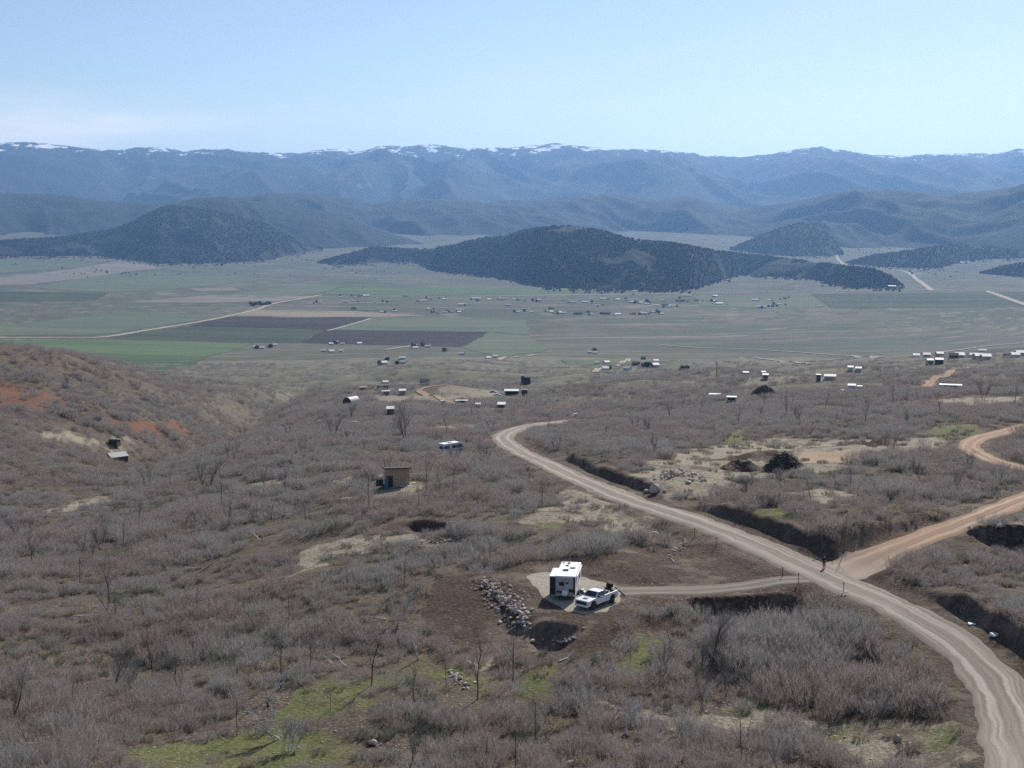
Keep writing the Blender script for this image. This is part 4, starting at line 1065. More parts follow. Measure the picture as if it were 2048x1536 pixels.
TREE_SPOTS = [(227,1243,1,1.1),(395,1238,3,0.9),(306,1358,0,1.1),(231,1372,2,1.2),(249,1393,2,0.9),(363,1390,3,0.6),(26,1440,2,1.1),(161,1176,3,1.0),(577,1261,3,0.9),(562,1361,3,1.1),(419,1390,4,0.7),(145,1431,3,0.7),(473,1472,3,0.8),
 (743,1370,0,1.1),(956,1399,0,1.2),(1024,1368,3,1.1),(661,1420,3,0.5),(622,1346,3,0.8),(1032,1534,3,0.8),(972,1534,3,0.6),(1424,1319,5,1.0),(1402,1341,2,0.8),(1344,1301,4,0.9),(1453,1392,2,0.8),(1483,1531,3,0.9),(1494,1480,4,0.8),
 (297,976,1,1.2),(339,976,3,1.2),(412,986,5,1.3),(462,926,1,1.2),(443,1022,3,1.2),(458,1059,3,1.1),(203,1102,5,1.0),(247,1099,3,1.1),(38,1085,1,1.2),(63,1128,0,1.1),(218,1208,0,1.3),(387,1069,4,0.9),(528,982,2,1.0),(571,989,0,1.1),
 (813,886,5,1.8),(738,1029,3,1.5),(852,986,3,1.3),(894,876,0,1.3),(666,876,5,1.2),(909,929,1,1.0),(975,932,1,1.1),(1085,1016,3,1.0),(979,1132,4,1.1),(809,1175,3,0.8),(881,999,2,0.8),(906,989,3,1.0),
 (1621,1006,4,1.2),(1497,991,2,0.9),(1649,822,4,2.4),(1685,819,4,1.6),(1572,837,0,1.4),(1664,821,4,1.4),(1471,888,4,0.9),(1786,807,3,1.4),(2030,815,3,1.6),(1966,800,5,1.2),(1690,1092,3,0.9),(1780,905,1,1.0),(1910,985,2,0.9),
 (1840,960,2,0.9),(1700,985,3,0.8),(1930,950,1,0.9),(1560,975,2,0.8),(640,790,0,1.2),(700,840,5,1.1),(1300,870,2,1.2),(1210,880,3,1.0),(1110,905,1,0.9),(1340,845,0,1.4),(1730,850,0,1.3),(1880,830,0,1.2),(1400,835,3,1.3),(1600,850,2,1.3)]
for px, py, k, sc in TREE_SPOTS: place_tree(k, at(px, py), sc * 0.88, random.uniform(0, 6.28))
n_rand = 0
while n_rand < 80:
    a = random.uniform(-0.37, 0.37); d = random.uniform(115, 620); x, y = math.sin(a) * d, math.cos(a) * d
    if not scrub_ok(np.array([x]), np.array([y]), 2.0)[0]: continue
    place_tree(random.choice([0, 1, 2, 3, 3, 4, 5]), (x, y, gz(x, y)), random.uniform(0.5, 0.85) * (1.15 if d > 350 else 1), random.uniform(0, 6.28)); n_rand += 1

# --- bleached dead wood
def dead_wood(px, py, hgt, trunks, spread, lean, label, seed, tilt_dir=0.0, leafy=0.7, cat='dead tree', girth=1.0):
    tm, bm_ = tree_meshes(seed, hgt * 1.1, trunks, spread, 'bleached_wood', leafy * 0.9, girth * 1.9)
    p = at(px, py); e = empty('dead_tree', (p[0], p[1], p[2] + 0.12 * (lean > 1.0)))
    e.rotation_euler = (0, lean, tilt_dir); link('trunk', tm, None, e); link('branches', bm_, None, e)
    return tag(e, label, cat)
dead_wood(424,1128,3.2,2,0.5,0.15,'upright bleached white forked dead tree above a lying pale log',501,0,0.5,girth=1.2)
dead_wood(404,1124,2.0,1,0.5,0.2,'short bleached stub beside the white forked dead tree',502,2.6,0.4)
dead_wood(400,1138,2.9,1,0.2,1.62,'straight pale log lying on the scrub slope below a white forked tree',503,2.9,0.12,'log',1.7)
dead_wood(540,1398,2.4,3,0.6,0.35,'bleached fan of dead limbs leaning beside green grass',504,0.6,0.6)
dead_wood(560,1370,2.6,1,0.6,0.7,'thin bleached dead branch leaning out of the scrub',505,-0.6,0.5)
dead_wood(556,1478,2.6,3,0.8,0.5,'fallen white dead tree with fan of limbs, upper of two',506,3.6,0.9)
dead_wood(578,1502,2.4,4,0.9,0.3,'fallen white dead tree with fan of limbs, lower of two',507,0.3,0.9)
dead_wood(55,1492,3.2,2,0.5,1.15,'bleached dead limbs leaning low to the right over scrub',508,-0.5,0.6)
dead_wood(692,1032,2.8,1,0.3,0.75,'curved bleached trunk leaning out of scrub below the tan cabin',509,0.2,0.2)
dead_wood(793,1246,3.0,2,0.45,0.1,'upright bleached dead sapling with thin branches beside turned soil',510,0,1.1,girth=0.7)
dead_wood(690,1332,1.8,2,0.6,1.2,'small bleached snag lying on its side in scrub',511,2.8,0.5)
dead_wood(836,1320,1.9,2,0.5,0.3,'small curved bleached snag at the edge of green grass',512,2.6,0.4)
dead_wood(1404,1412,2.0,1,0.7,0.6,'crooked bleached dead branch at the edge of the stony strip',513,0.8,0.7)
dead_wood(1606,1342,1.5,1,0.3,0.1,'short white stump standing in the scrub thicket',514,0,0.1,girth=1.6)
dead_wood(1640,1330,2.4,1,0.3,0.9,'thin arched bleached branch over the scrub thicket',515,-0.4,0.2)
dead_wood(1668,1193,2.0,1,0.4,1.2,'pale dead branch lying on the bank by the gravel road',516,0.1,0.4)
dead_wood(1120,1322,2.6,1,0.4,1.45,'bleached dead trunk lying below the dark pit',517,0.5,0.6)
dead_wood(150,1236,3.0,2,0.6,1.35,'grey fallen limbs lying across dark hollow scrub',518,0.1,0.6)
dead_wood(345,905,2.6,2,0.5,0.5,'pale dead snag near the white-roofed barn',519,-0.3,0.6)
dead_wood(770,1240,3.0,1,0.4,1.5,'long bleached branch lying across the slope beside turned soil',520,3.0,0.4)
dead_wood(520,1080,2.2,1,0.5,1.2,'pale dead branch poking from dense grey scrub',521,2.4,0.5)
dead_wood(1250,1466,2.0,3,0.9,0.9,'pale tangle of dead twigs on stony ground by scrub',522,1.0,0.8)
dead_wood(20,1020,2.4,1,0.5,0.3,'pale leaning snag low on the draw slope',523,-0.6,0.5)

# --- stones
def stone_mesh(seed, flat=0.7):
    bm = bmesh.new(); bmesh.ops.create_icosphere(bm, subdivisions=1, radius=0.5); r = random.Random(seed)
    for v in bm.verts:
        v.co *= r.uniform(0.72, 1.2); v.co.z *= flat; v.co.x *= r.uniform(0.95, 1.2)
    me = bpy.data.meshes.new('stone'); bm.to_mesh(me); bm.free(); me.materials.append(MATS['stone']); return me
STONES = [stone_mesh(600 + i, random.uniform(0.6, 0.9)) for i in range(6)]
def stone(parent, x, y, z, s):
    o = bpy.data.objects.new('stone', random.choice(STONES)); COL.objects.link(o)
    if parent is not None: o.parent = parent; o.location = (x - parent.location.x, y - parent.location.y, z - parent.location.z)
    else: o.location = (x, y, z)
    o.scale = (s, s * random.uniform(0.75, 1.1), s * random.uniform(0.7, 1.0)); o.rotation_euler = (random.uniform(-.4, .4), random.uniform(-.4, .4), random.uniform(0, 6.28)); return o
def rock_pile(spine, n, wid, size, heap, label):
    pts = [at(px, py) for px, py in spine]; c = pts[len(pts) // 2]
    e = empty('rock_pile', c)
    for i in range(n):
        t = random.random() * (len(pts) - 1); k = min(int(t), len(pts) - 2); b = pts[k].lerp(pts[k + 1], t - k)
        a = random.uniform(0, 6.28); q = abs(random.gauss(0, 0.5)); q = min(q, 1.4)
        x, y = b[0] + wid * q * math.cos(a), b[1] + 1.3 * wid * q * math.sin(a)
        s = random.uniform(*size) * (1 if random.random() < 0.85 else 1.5)
        stone(e, x, y, gz(x, y) + s * 0.15 + heap * max(0, 1 - q) * random.random(), s)
    return tag(e, label, 'rock pile')
rock_pile([(965,1165),(985,1180),(1010,1205),(1035,1232),(1055,1252)], 290, 2.2, (0.22, 0.6), 0.8, 'long heap of pale angular stones beside the white travel trailer')
rock_pile([(1325,962),(1360,950),(1410,965)], 90, 2.6, (0.35, 0.8), 1.2, 'heap of reddish stones and broken rock by the gravel road')
rock_pile([(1330,1125),(1350,1100),(1380,1078)], 45, 1.3, (0.25, 0.5), 0.3, 'line of small pale stones between driveway and gravel road')
rock_pile([(1100,1290),(1120,1284),(1150,1276)], 14, 1.0, (0.3, 0.55), 0.1, 'few white stones on the lip of the dark pit')
rock_pile([(900,1345),(925,1372)], 30, 1.6, (0.25, 0.5), 0.1, 'patch of small pale stones in green grass')
rock_pile([(820,1088),(870,1085),(905,1082)], 34, 1.5, (0.3, 0.6), 0.2, 'row of stones and rubble below the dark hollow')
for i, (px, py, s, lab) in enumerate([(1309,984,2.3,'large round pale boulder near the gravel road'), (1293,985,1.1,'squat brown boulder beside the large round pale boulder'), (1330,985,0.9,'small boulder to the far side of the large pale boulder'),
        (1795,1482,0.9,'upright brown boulder on the stony strip by the road bend'), (1312,1072,1.3,'dark boulder on the grass verge of the gravel road'),
        (2000,1058,1.3,'dark round boulder beside the side road bank'), (1940,1060,1.0,'dark small boulder above the side road bank'), (745,1490,1.0,'white stone lying alone in low scrub'), (1500,925,1.2,'white stone slab at the mouth of the dirt trench'),
        (1140,1533,1.0,'pale stone showing among low scrub at the slope foot')]):
    p = at(px, py); o = stone(None, p[0], p[1], p[2] + 0.3 * s, s); o.name = 'boulder'; tag(o, lab, 'boulder')
def scattered_stones():
    V = []; F = []
    base = [np.array([v.co[:] for v in m.vertices]) for m in STONES]; faces = np.array([p.vertices[:] for p in STONES[0].polygons])
    cand = 9000; a = rng.uniform(-0.4, 0.4, cand); d = np.sqrt(rng.uniform(95 ** 2, 260 ** 2, cand)); x = np.sin(a) * d; y = np.cos(a) * d
    keep = np.zeros(cand, bool)
    for w in ZONES['soil'] + ZONES['dry'] + ZONES['green']: keep |= in_poly(x, y, w)
    keep &= rng.random(cand) < 0.26 + 0.5 * (vnoise(x / 5, y / 6, 95) > 0.3)
    for w in ZONES['sand']: keep &= ~in_poly(x, y, w)
    for pts, hw in road_lines: keep &= seg_dist(x, y, pts)[0] > hw + 0.5
    keep |= (rng.random(cand) < 0.03) & scrub_ok(x, y, 1)
    x, y = x[keep], y[keep]; z = ground(x, y); b = 0
    for i in range(len(x)):
        s = rng.uniform(0.10, 0.30) * (1.6 if rng.random() < 0.08 else 1); q = base[i % 6] * s * np.array([1, rng.uniform(0.7, 1.2), rng.uniform(0.5, 0.9)])
        c, s_ = math.cos(i), math.sin(i); q = np.stack([q[:, 0] * c - q[:, 1] * s_, q[:, 0] * s_ + q[:, 1] * c, q[:, 2]], 1)
        V.append(q + np.array([x[i], y[i], z[i] + 0.05])); F.append(faces + b); b += len(q)
    o = link('scattered_stones', mesh_np('scattered_stones', np.concatenate(V), np.concatenate(F), False), 'stone')
    o['kind'] = 'stuff'; o['label'] = 'small pale stones scattered over open ground'
scattered_stones()

# --- heaps
def heap(name, px, py, wx, wy, h, mat, label, cat, seed, rough=0.35):
    p = at(px, py); n = 36; m = 10; V = [(0, 0, h)]; F = []
    for j in range(1, m + 1):
        for i in range(n):
            a = 2 * math.pi * i / n; q = j / m
            x = wx * q * math.cos(a); y = wy * q * math.sin(a)
            nz = float(fbm(np.array([x * 0.9 + seed]), np.array([y * 0.9]), seed, 3)[0])
            V.append((x, y, h * (1 - q * q) * (1 + rough * nz) + rough * 0.5 * nz - (0.5 if j == m else 0)))
    F += [(0, 1 + i, 1 + (i + 1) % n) for i in range(n)]
    for j in range(m - 1):
        for i in range(n): F.append((1 + j * n + i, 1 + (j + 1) * n + i, 1 + (j + 1) * n + (i + 1) % n, 1 + j * n + (i + 1) % n))
    b = MB(); b.add(V, F); o = b.build(name, mat); o.location = p
    return tag(o, label, cat)
m_, t = newmat('dark_earth')
tc = t.n('TexCoord').outputs['Object']
t.out(t.mix(t.rng(t.noise(tc, 2.0, 6, 0.7), 0.35, 0.7), (0.05, 0.035, 0.028), (0.15, 0.11, 0.08)), 0.95, t.noise(tc, 3.0, 5, 0.7), 1.0, 0.4, spec=0.1)
heap('earth_mound', 1480, 940, 4.5, 3.0, 1.8, 'dark_earth', 'low dark earth mound beside the brush heap', 'earth mound', 11)
heap('earth_mound', 1528, 792, 6.5, 5.0, 4.6, 'dark_earth', 'dark domed heap in the scrub beyond the side road', 'earth mound', 12, 0.25)
def brush_heap(px, py, wx, wy, h, label):
    s = Strip(77); r = s.r
    for i in range(1500):
        a = r.uniform(0, 6.28); q = math.sqrt(r.random()); x, y = wx * q * math.cos(a), wy * q * math.sin(a)
        z = h * (1 - q * q) * r.uniform(0.55, 1.03); d = Vector((r.gauss(0, 1), r.gauss(0, 1), r.gauss(0, 0.35))).normalized() * r.uniform(0.5, 1.6)
        p = Vector((x, y, z)); s.blade(p - d / 2, p + d / 2, r.uniform(0.05, 0.14))
    e = empty('brush_heap', at(px, py)); link('branches', s.mesh('branches', 'dark_bark'), None, e)
    b = heap('core', px, py, wx * 0.92, wy * 0.92, h * 0.85, 'dark_earth', 'x', 'x', 15); del b['label']; del b['category']; b.parent = e; b.location = (0, 0, 0)
    return tag(e, label, 'brush heap')
brush_heap(1567, 938, 3.9, 3.2, 3.6, 'tall dark heap of cut branches beside the orange earth pad')

# ================================================================== buildings and vehicles
def on_z(px, py, z):
    a, b, c = ray(px, py); t_ = (z - CAMZ) / c; return Vector((a * t_, b * t_, z))
def wheel(parent, x, y, r, w, hub=True):
    o = MB().cyl((0, -w / 2, 0), (0, w / 2, 0), r, n=18).build('wheel', 'rubber', parent, 0.02); o.location = (x, y, r)
    if hub: MB().cyl((0, -w / 2 - 0.012, 0), (0, w / 2 + 0.012, 0), r * 0.55, n=12).build('rim', 'dark_rim', o)
    return o
def arch(cx, r, z0, n=8): return [(cx - r * math.cos(math.pi * k / n), z0 + r * math.sin(math.pi * k / n)) for k in range(n + 1)]

# ---- white pickup truck (x forward, y left)
def pickup():
    f = on_z(1187.6, 1219.4, pad_z); r_ = on_z(1223, 1206.5, pad_z); fw = (f - r_).normalized(); fw.z = 0
    left = Vector((-fw.y, fw.x, 0)); mid = (f + r_) / 2 - left * 0.92
    e = empty('pickup_truck', (mid.x, mid.y, gz(mid.x, mid.y)), math.atan2(fw.y, fw.x))
    FX, RX = 1.95, -1.95
    pr = [(-0.62, 0.55)] + [(1.38, 0.5)] + arch(FX, 0.53, 0.55) + [(3.0, 0.62), (3.08, 1.12), (2.98, 1.24), (1.5, 1.38), (-0.62, 1.38)]
    body = MB().prism(pr, -1.0, 1.0).build('body', 'white_paint', e, 0.035)
    # cargo bed
    side = [(-3.05, 0.6), (RX - 0.53, 0.55)] + arch(RX, 0.53, 0.55) + [(-0.62, 0.55), (-0.62, 1.38), (-3.05, 1.42)]
    bed = MB().prism(side, -1.0, -0.86).prism(side, 0.86, 1.0).box(-3.04, -0.6, -0.87, 0.87, 0.72, 0.82).box(-0.72, -0.6, -0.87, 0.87, 0.82, 1.37).build('cargo_bed', 'white_paint', e, 0.02)
    MB().box(-3.62, -3.06, -0.85, 0.85, 0.76, 0.83).build('tailgate', 'black_plastic', e, 0.02)
    # cab
    q = MB().hexa([(-0.6, -0.97, 1.37), (1.55, -0.97, 1.37), (1.55, 0.97, 1.37), (-0.6, 0.97, 1.37)], [(-0.42, -0.76, 1.95), (0.72, -0.76, 1.95), (0.72, 0.76, 1.95), (-0.42, 0.76, 1.95)])
    cabn = q.build('cab', 'white_paint', e, 0.05)
    def pane(pts, nm='window'):
        n = (Vector(pts[1]) - Vector(pts[0])).cross(Vector(pts[2]) - Vector(pts[0])).normalized() * 0.012
        b = MB(); k = len(pts); b.add([Vector(p) - n for p in pts] + [Vector(p) + n for p in pts], [tuple(range(k)), tuple(range(2 * k - 1, k - 1, -1))] + [(i, (i + 1) % k, (i + 1) % k + k, i + k) for i in range(k)])
        return b.build(nm, 'dark_glass', e)
    pane([(1.47, -0.84, 1.46), (1.47, 0.84, 1.46), (0.82, 0.72, 1.91), (0.82, -0.72, 1.91)], 'windscreen')
    pane([(-0.58, 0.8, 1.46), (-0.58, -0.8, 1.46), (-0.46, -0.68, 1.9), (-0.46, 0.68, 1.9)], 'rear_window')
    for sgn in (1, -1):
        a, b = 0.955 * sgn, 0.80 * sgn
        pane([(0.52, a, 1.45), (1.22, a, 1.45), (0.70, b, 1.88), (0.52, b, 1.88)]); pane([(-0.45, a, 1.45), (0.44, a, 1.45), (0.44, b, 1.88), (-0.34, b, 1.88)])
    MB().box(3.03, 3.11, -0.78, 0.78, 0.78, 1.13).build('grille', 'black_plastic', e, 0.01)
    MB().box(2.95, 3.17, -0.98, 0.98, 0.5, 0.72).build('bumper', 'white_paint', e, 0.03)
    MB().box(3.0, 3.15, -0.7, 0.7, 0.42, 0.52).build('air_dam', 'black_plastic', e)
    for sgn in (1, -1):
        MB().box(2.98, 3.1, 0.8 * sgn - 0.14, 0.8 * sgn + 0.14, 0.84, 1.06).build('headlight', 'lamp_glass', e, 0.01)
        MB().box(-3.08, -3.0, 0.9 * sgn - 0.06, 0.9 * sgn + 0.06, 0.95, 1.3).build('tail_light', 'red_plastic', e)
        MB().box(1.0, 1.12, 1.0 * sgn - 0.0, 1.0 * sgn + 0.28 * sgn, 1.38, 1.62).build('mirror', 'black_plastic', e, 0.02)
        MB().prism([(FX - 0.6 * math.cos(math.pi * k / 8), 0.55 + 0.6 * math.sin(math.pi * k / 8)) for k in range(9)] + arch(FX, 0.52, 0.55)[::-1], 1.0 * sgn - 0.01, 1.0 * sgn + 0.03 * sgn).build('wheel_arch', 'black_plastic', e)
        MB().prism([(RX - 0.6 * math.cos(math.pi * k / 8), 0.55 + 0.6 * math.sin(math.pi * k / 8)) for k in range(9)] + arch(RX, 0.52, 0.55)[::-1], 1.0 * sgn - 0.01, 1.0 * sgn + 0.03 * sgn).build('wheel_arch', 'black_plastic', e)
        MB().box(-0.6, 1.35, 0.92 * sgn - 0.1, 0.92 * sgn + 0.1, 0.34, 0.42).build('running_board', 'black_plastic', e)
        MB().box(0.3, 0.48, 1.0 * sgn - 0.012, 1.0 * sgn + 0.022 * sgn, 1.16, 1.2).build('door_handle', 'black_plastic', e)
        wheel(e, FX, 0.86 * sgn, 0.44, 0.3); wheel(e, RX, 0.86 * sgn, 0.44, 0.3)
    MB().box(-2.55, -1.35, -0.85, -0.5, 0.5, 1.0).box(-2.55, -1.35, 0.5, 0.85, 0.5, 1.0).build('wheel_well', 'black_plastic', e)
    MB().box(2.0, 2.45, -0.28, 0.28, 1.29, 1.37).build('hood_scoop', 'black_plastic', e, 0.01)
    MB().box(-3.0, 2.9, -0.5, 0.5, 0.42, 0.6).build('chassis', 'black_plastic', e)
    # passenger door standing open
    d = MB().box(-1.05, 0, -0.06, 0, 0.55, 1.38).build('door', 'white_paint', e, 0.015); d.location = (1.33, -1.0, 0); d.rotation_euler = (0, 0, R(62))
    MB().hexa([(-1.0, -0.04, 1.38), (-0.1, -0.04, 1.38), (-0.1, -0.02, 1.38), (-1.0, -0.02, 1.38)], [(-0.9, 0.0, 1.88), (-0.55, 0.0, 1.88), (-0.55, 0.02, 1.88), (-0.9, 0.02, 1.88)]).build('window', 'dark_glass', d)
    tag(e, 'white crew cab pickup truck parked with its passenger door open and tailgate down', 'pickup truck')
    # black quad bike carried in the bed
    g = empty('quad_bike', e.location + fw * -1.95 + Vector((0, 0, 0.82)), e.rotation_euler.z)
    for x in (-0.62, 0.62):
        for y in (-0.42, 0.42):
            o = MB().cyl((0, -0.13, 0), (0, 0.13, 0), 0.31, n=14).build('wheel', 'rubber', g, 0.03); o.location = (x, y, 0.31)
    MB().prism([(-0.9, 0.62), (-0.35, 0.5), (0.35, 0.5), (0.95, 0.65), (0.8, 0.86), (0.25, 0.84), (-0.1, 0.88), (-0.85, 0.86)], -0.2, 0.2).build('body', 'black_plastic', g, 0.04)
    for x in (-0.62, 0.62): MB().prism([(x - 0.38, 0.66), (x + 0.38, 0.66), (x + 0.3, 0.78), (x - 0.3, 0.78)], -0.58, 0.58).build('fender', 'black_plastic', g, 0.03)
    MB().box(-0.6, 0.05, -0.16, 0.16, 0.86, 0.99).build('seat', 'rubber', g, 0.04)
    MB().cyl((0.45, -0.42, 1.12), (0.45, 0.42, 1.12), 0.03).cyl((0.5, 0, 0.8), (0.45, 0, 1.12), 0.04).build('handlebar', 'black_plastic', g)
    for x in (-0.72, 0.78): MB().box(x - 0.22, x + 0.22, -0.4, 0.4, 0.9, 0.94).build('rack', 'dark_metal', g)
    c = MB().hexa([(-1.0, -0.45, 0.93), (-0.5, -0.45, 0.93), (-0.5, 0.45, 0.93), (-1.0, 0.45, 0.93)], [(-0.92, -0.35, 1.38), (-0.55, -0.35, 1.42), (-0.55, 0.3, 1.36), (-0.92, 0.35, 1.3)]).build('cargo_bag', 'dark_cloth', g, 0.06)
    tag(g, 'black quad bike loaded in the bed of the white pickup truck', 'quad bike')
pickup()

# ---- white travel trailer with a slide-out (x forward, y left, origin under its rear)
def travel_trailer():
    z = pad_z + 3.1
    P0, P1, P2 = on_z(1111, 1152, z), on_z(1151, 1152, z), on_z(1163.5, 1121, z)
    fw = (P2 - P1).normalized(); rear = (P0 + P1) / 2
    L, W = 7.55, 1.22
    e = empty('travel_trailer', (rear.x, rear.y, gz(rear.x, rear.y)), math.atan2(fw.y, fw.x))
    MB().prism([(0, 0.62), (0.15, 0.5), (7.2, 0.5), (7.5, 0.8), (7.4, 2.5), (7.0, 3.0), (0, 3.0)], -W, W).build('body', 'white_paint', e, 0.04)
    roof = MB().box(-0.04, 7.02, -W - 0.02, W + 0.02, 3.0, 3.1).build('roof', 'white_roof', e, 0.03)
    MB().box(2.35, 3.0, -0.1, 0.62, 3.1, 3.22).build('roof_vent', 'dark_glass', roof, 0.02)
    MB().box(4.75, 5.15, 0.1, 0.5, 3.1, 3.2).build('roof_vent', 'dark_glass', roof, 0.02)
    MB().box(6.0, 6.4, 0.05, 0.42, 3.1, 3.2).build('roof_vent', 'dark_glass', roof, 0.02)
    MB().box(3.7, 4.5, -0.85, -0.15, 3.1, 3.32).build('air_conditioner', 'white_roof', roof, 0.06)
    MB().cyl((6.3, 0.9, 3.1), (6.3, 0.9, 3.24), 0.2, 0.14, 12).build('antenna_dome', 'plastic_white', roof)
    so = MB().box(0.06, 4.0, W, W + 0.74, 0.68, 2.93).build('slide_out', 'black_plastic', e, 0.02)
    MB().box(0.02, 4.04, W - 0.02, W + 0.78, 2.93, 3.03).build('slide_roof', 'white_roof', so, 0.02)
    MB().box(0.6, 3.4, W + 0.735, W + 0.755, 1.5, 2.4).build('window', 'dark_glass', so)
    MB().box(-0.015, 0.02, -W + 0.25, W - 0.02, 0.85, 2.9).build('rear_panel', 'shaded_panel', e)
    MB().box(-0.02, 0.02, -W + 0.005, -W + 0.25, 0.7, 2.95).build('corner_strip', 'black_plastic', e)
    MB().box(-0.035, 0.01, 0.18, 0.78, 1.85, 2.35).build('window', 'dark_glass', e, 0.01)
    MB().box(-0.035, 0.01, -0.36, -0.02, 2.1, 2.33).build('window', 'dark_glass', e, 0.01)
    MB().box(-0.04, 0.01, -W + 0.1, -0.42, 1.05, 1.48).build('rear_hatch', 'black_plastic', e, 0.01)
    MB().box(-0.03, 0.01, -W + 0.02, W - 0.02, 0.62, 0.84).build('lower_trim', 'grey_paint', e)
    MB().box(-0.03, 0.01, 0.45, W - 0.06, 0.95, 1.2).build('lower_stripe', 'dark_metal', e)
    MB().box(-0.06, 0.0, -0.05, 0.1, 2.6, 2.68).build('rear_camera', 'black_plastic', e)
    sp = MB().cyl((-0.02, 0.05, 1.02), (-0.3, 0.05, 1.02), 0.37, n=24).build('spare_wheel', 'plastic_white', e, 0.03)
    MB().box(-0.34, -0.1, -W + 0.05, W - 0.05, 0.42, 0.56).build('bumper', 'dark_metal', e, 0.02)
    for s in (1, -1): MB().box(-0.04, 0.01, (W - 0.16) * s - 0.06, (W - 0.16) * s + 0.06, 0.9, 1.02).build('tail_light', 'red_plastic', e)
    # sunlit right side: windows, door, awning
    MB().box(4.4, 5.7, -W - 0.02, -W + 0.01, 1.6, 2.5).build('window', 'dark_glass', e)
    MB().box(1.0, 2.0, -W - 0.02, -W + 0.01, 1.7, 2.4).build('window', 'dark_glass', e)
    dr = MB().box(3.1, 3.8, -W - 0.03, -W + 0.01, 0.7, 2.65).build('door', 'pale_panel', e); MB().box(3.68, 3.76, -W - 0.06, -W - 0.02, 1.55, 1.65).build('handle', 'black_plastic', dr)
    MB().cyl((0.7, -W - 0.12, 2.88), (6.4, -W - 0.12, 2.88), 0.09, n=10).build('awning_roll', 'plastic_white', e)
    for x in (0.75, 6.35): MB().cyl((x, -W - 0.07, 0.75), (x, -W - 0.1, 2.86), 0.035, n=6).build('awning_arm', 'plastic_white', e)
    MB().box(3.1, 3.8, -W - 0.5, -W - 0.05, 0.3, 0.36).box(3.1, 3.8, -W - 0.25, -W - 0.03, 0.5, 0.55).build('entry_step', 'dark_metal', e)
    for x in (2.9, 3.75):
        for s in (1, -1): wheel(e, x, (W - 0.16) * s, 0.36, 0.22)
    MB().box(0.1, 7.3, -0.9, 0.9, 0.38, 0.52).build('chassis', 'dark_metal', e)
    MB().prism([(7.3, 0.42), (8.6, 0.42), (8.6, 0.52), (7.3, 0.52)], -0.1, 0.1).build('hitch', 'dark_metal', e)
    MB().cyl((7.75, 0.22, 0.5), (7.75, 0.22, 1.05), 0.17, n=12).cyl((7.75, -0.22, 0.5), (7.75, -0.22, 1.05), 0.17, n=12).build('gas_bottle', 'plastic_white', e)
    for x in (0.5, 6.6):
        for s in (1, -1): MB().box(x, x + 0.12, 0.8 * s - 0.06, 0.8 * s + 0.06, 0, 0.42).build('stabiliser_jack', 'dark_metal', e)
    tag(e, 'white travel trailer with slide-out and spare wheel, parked on a sand pad', 'travel trailer')
    # folded camping gear by its rear corner
    p = at(1158, 1188); g = empty('camp_gear', p, 0.6)
    MB().box(-0.5, 0.5, -0.22, 0.22, 0.0, 0.35).build('case', 'black_plastic', g, 0.03)
    MB().box(-0.1, 0.9, -0.1, 0.25, 0.35, 0.5).build('board', 'plastic_white', g, 0.02)
    MB().cyl((0.6, -0.2, 0.1), (1.1, 0.3, 0.1), 0.12, n=10).build('roll', 'plastic_white', g)
    tag(g, 'small pile of black and white gear between the travel trailer and pickup', 'gear')
travel_trailer()

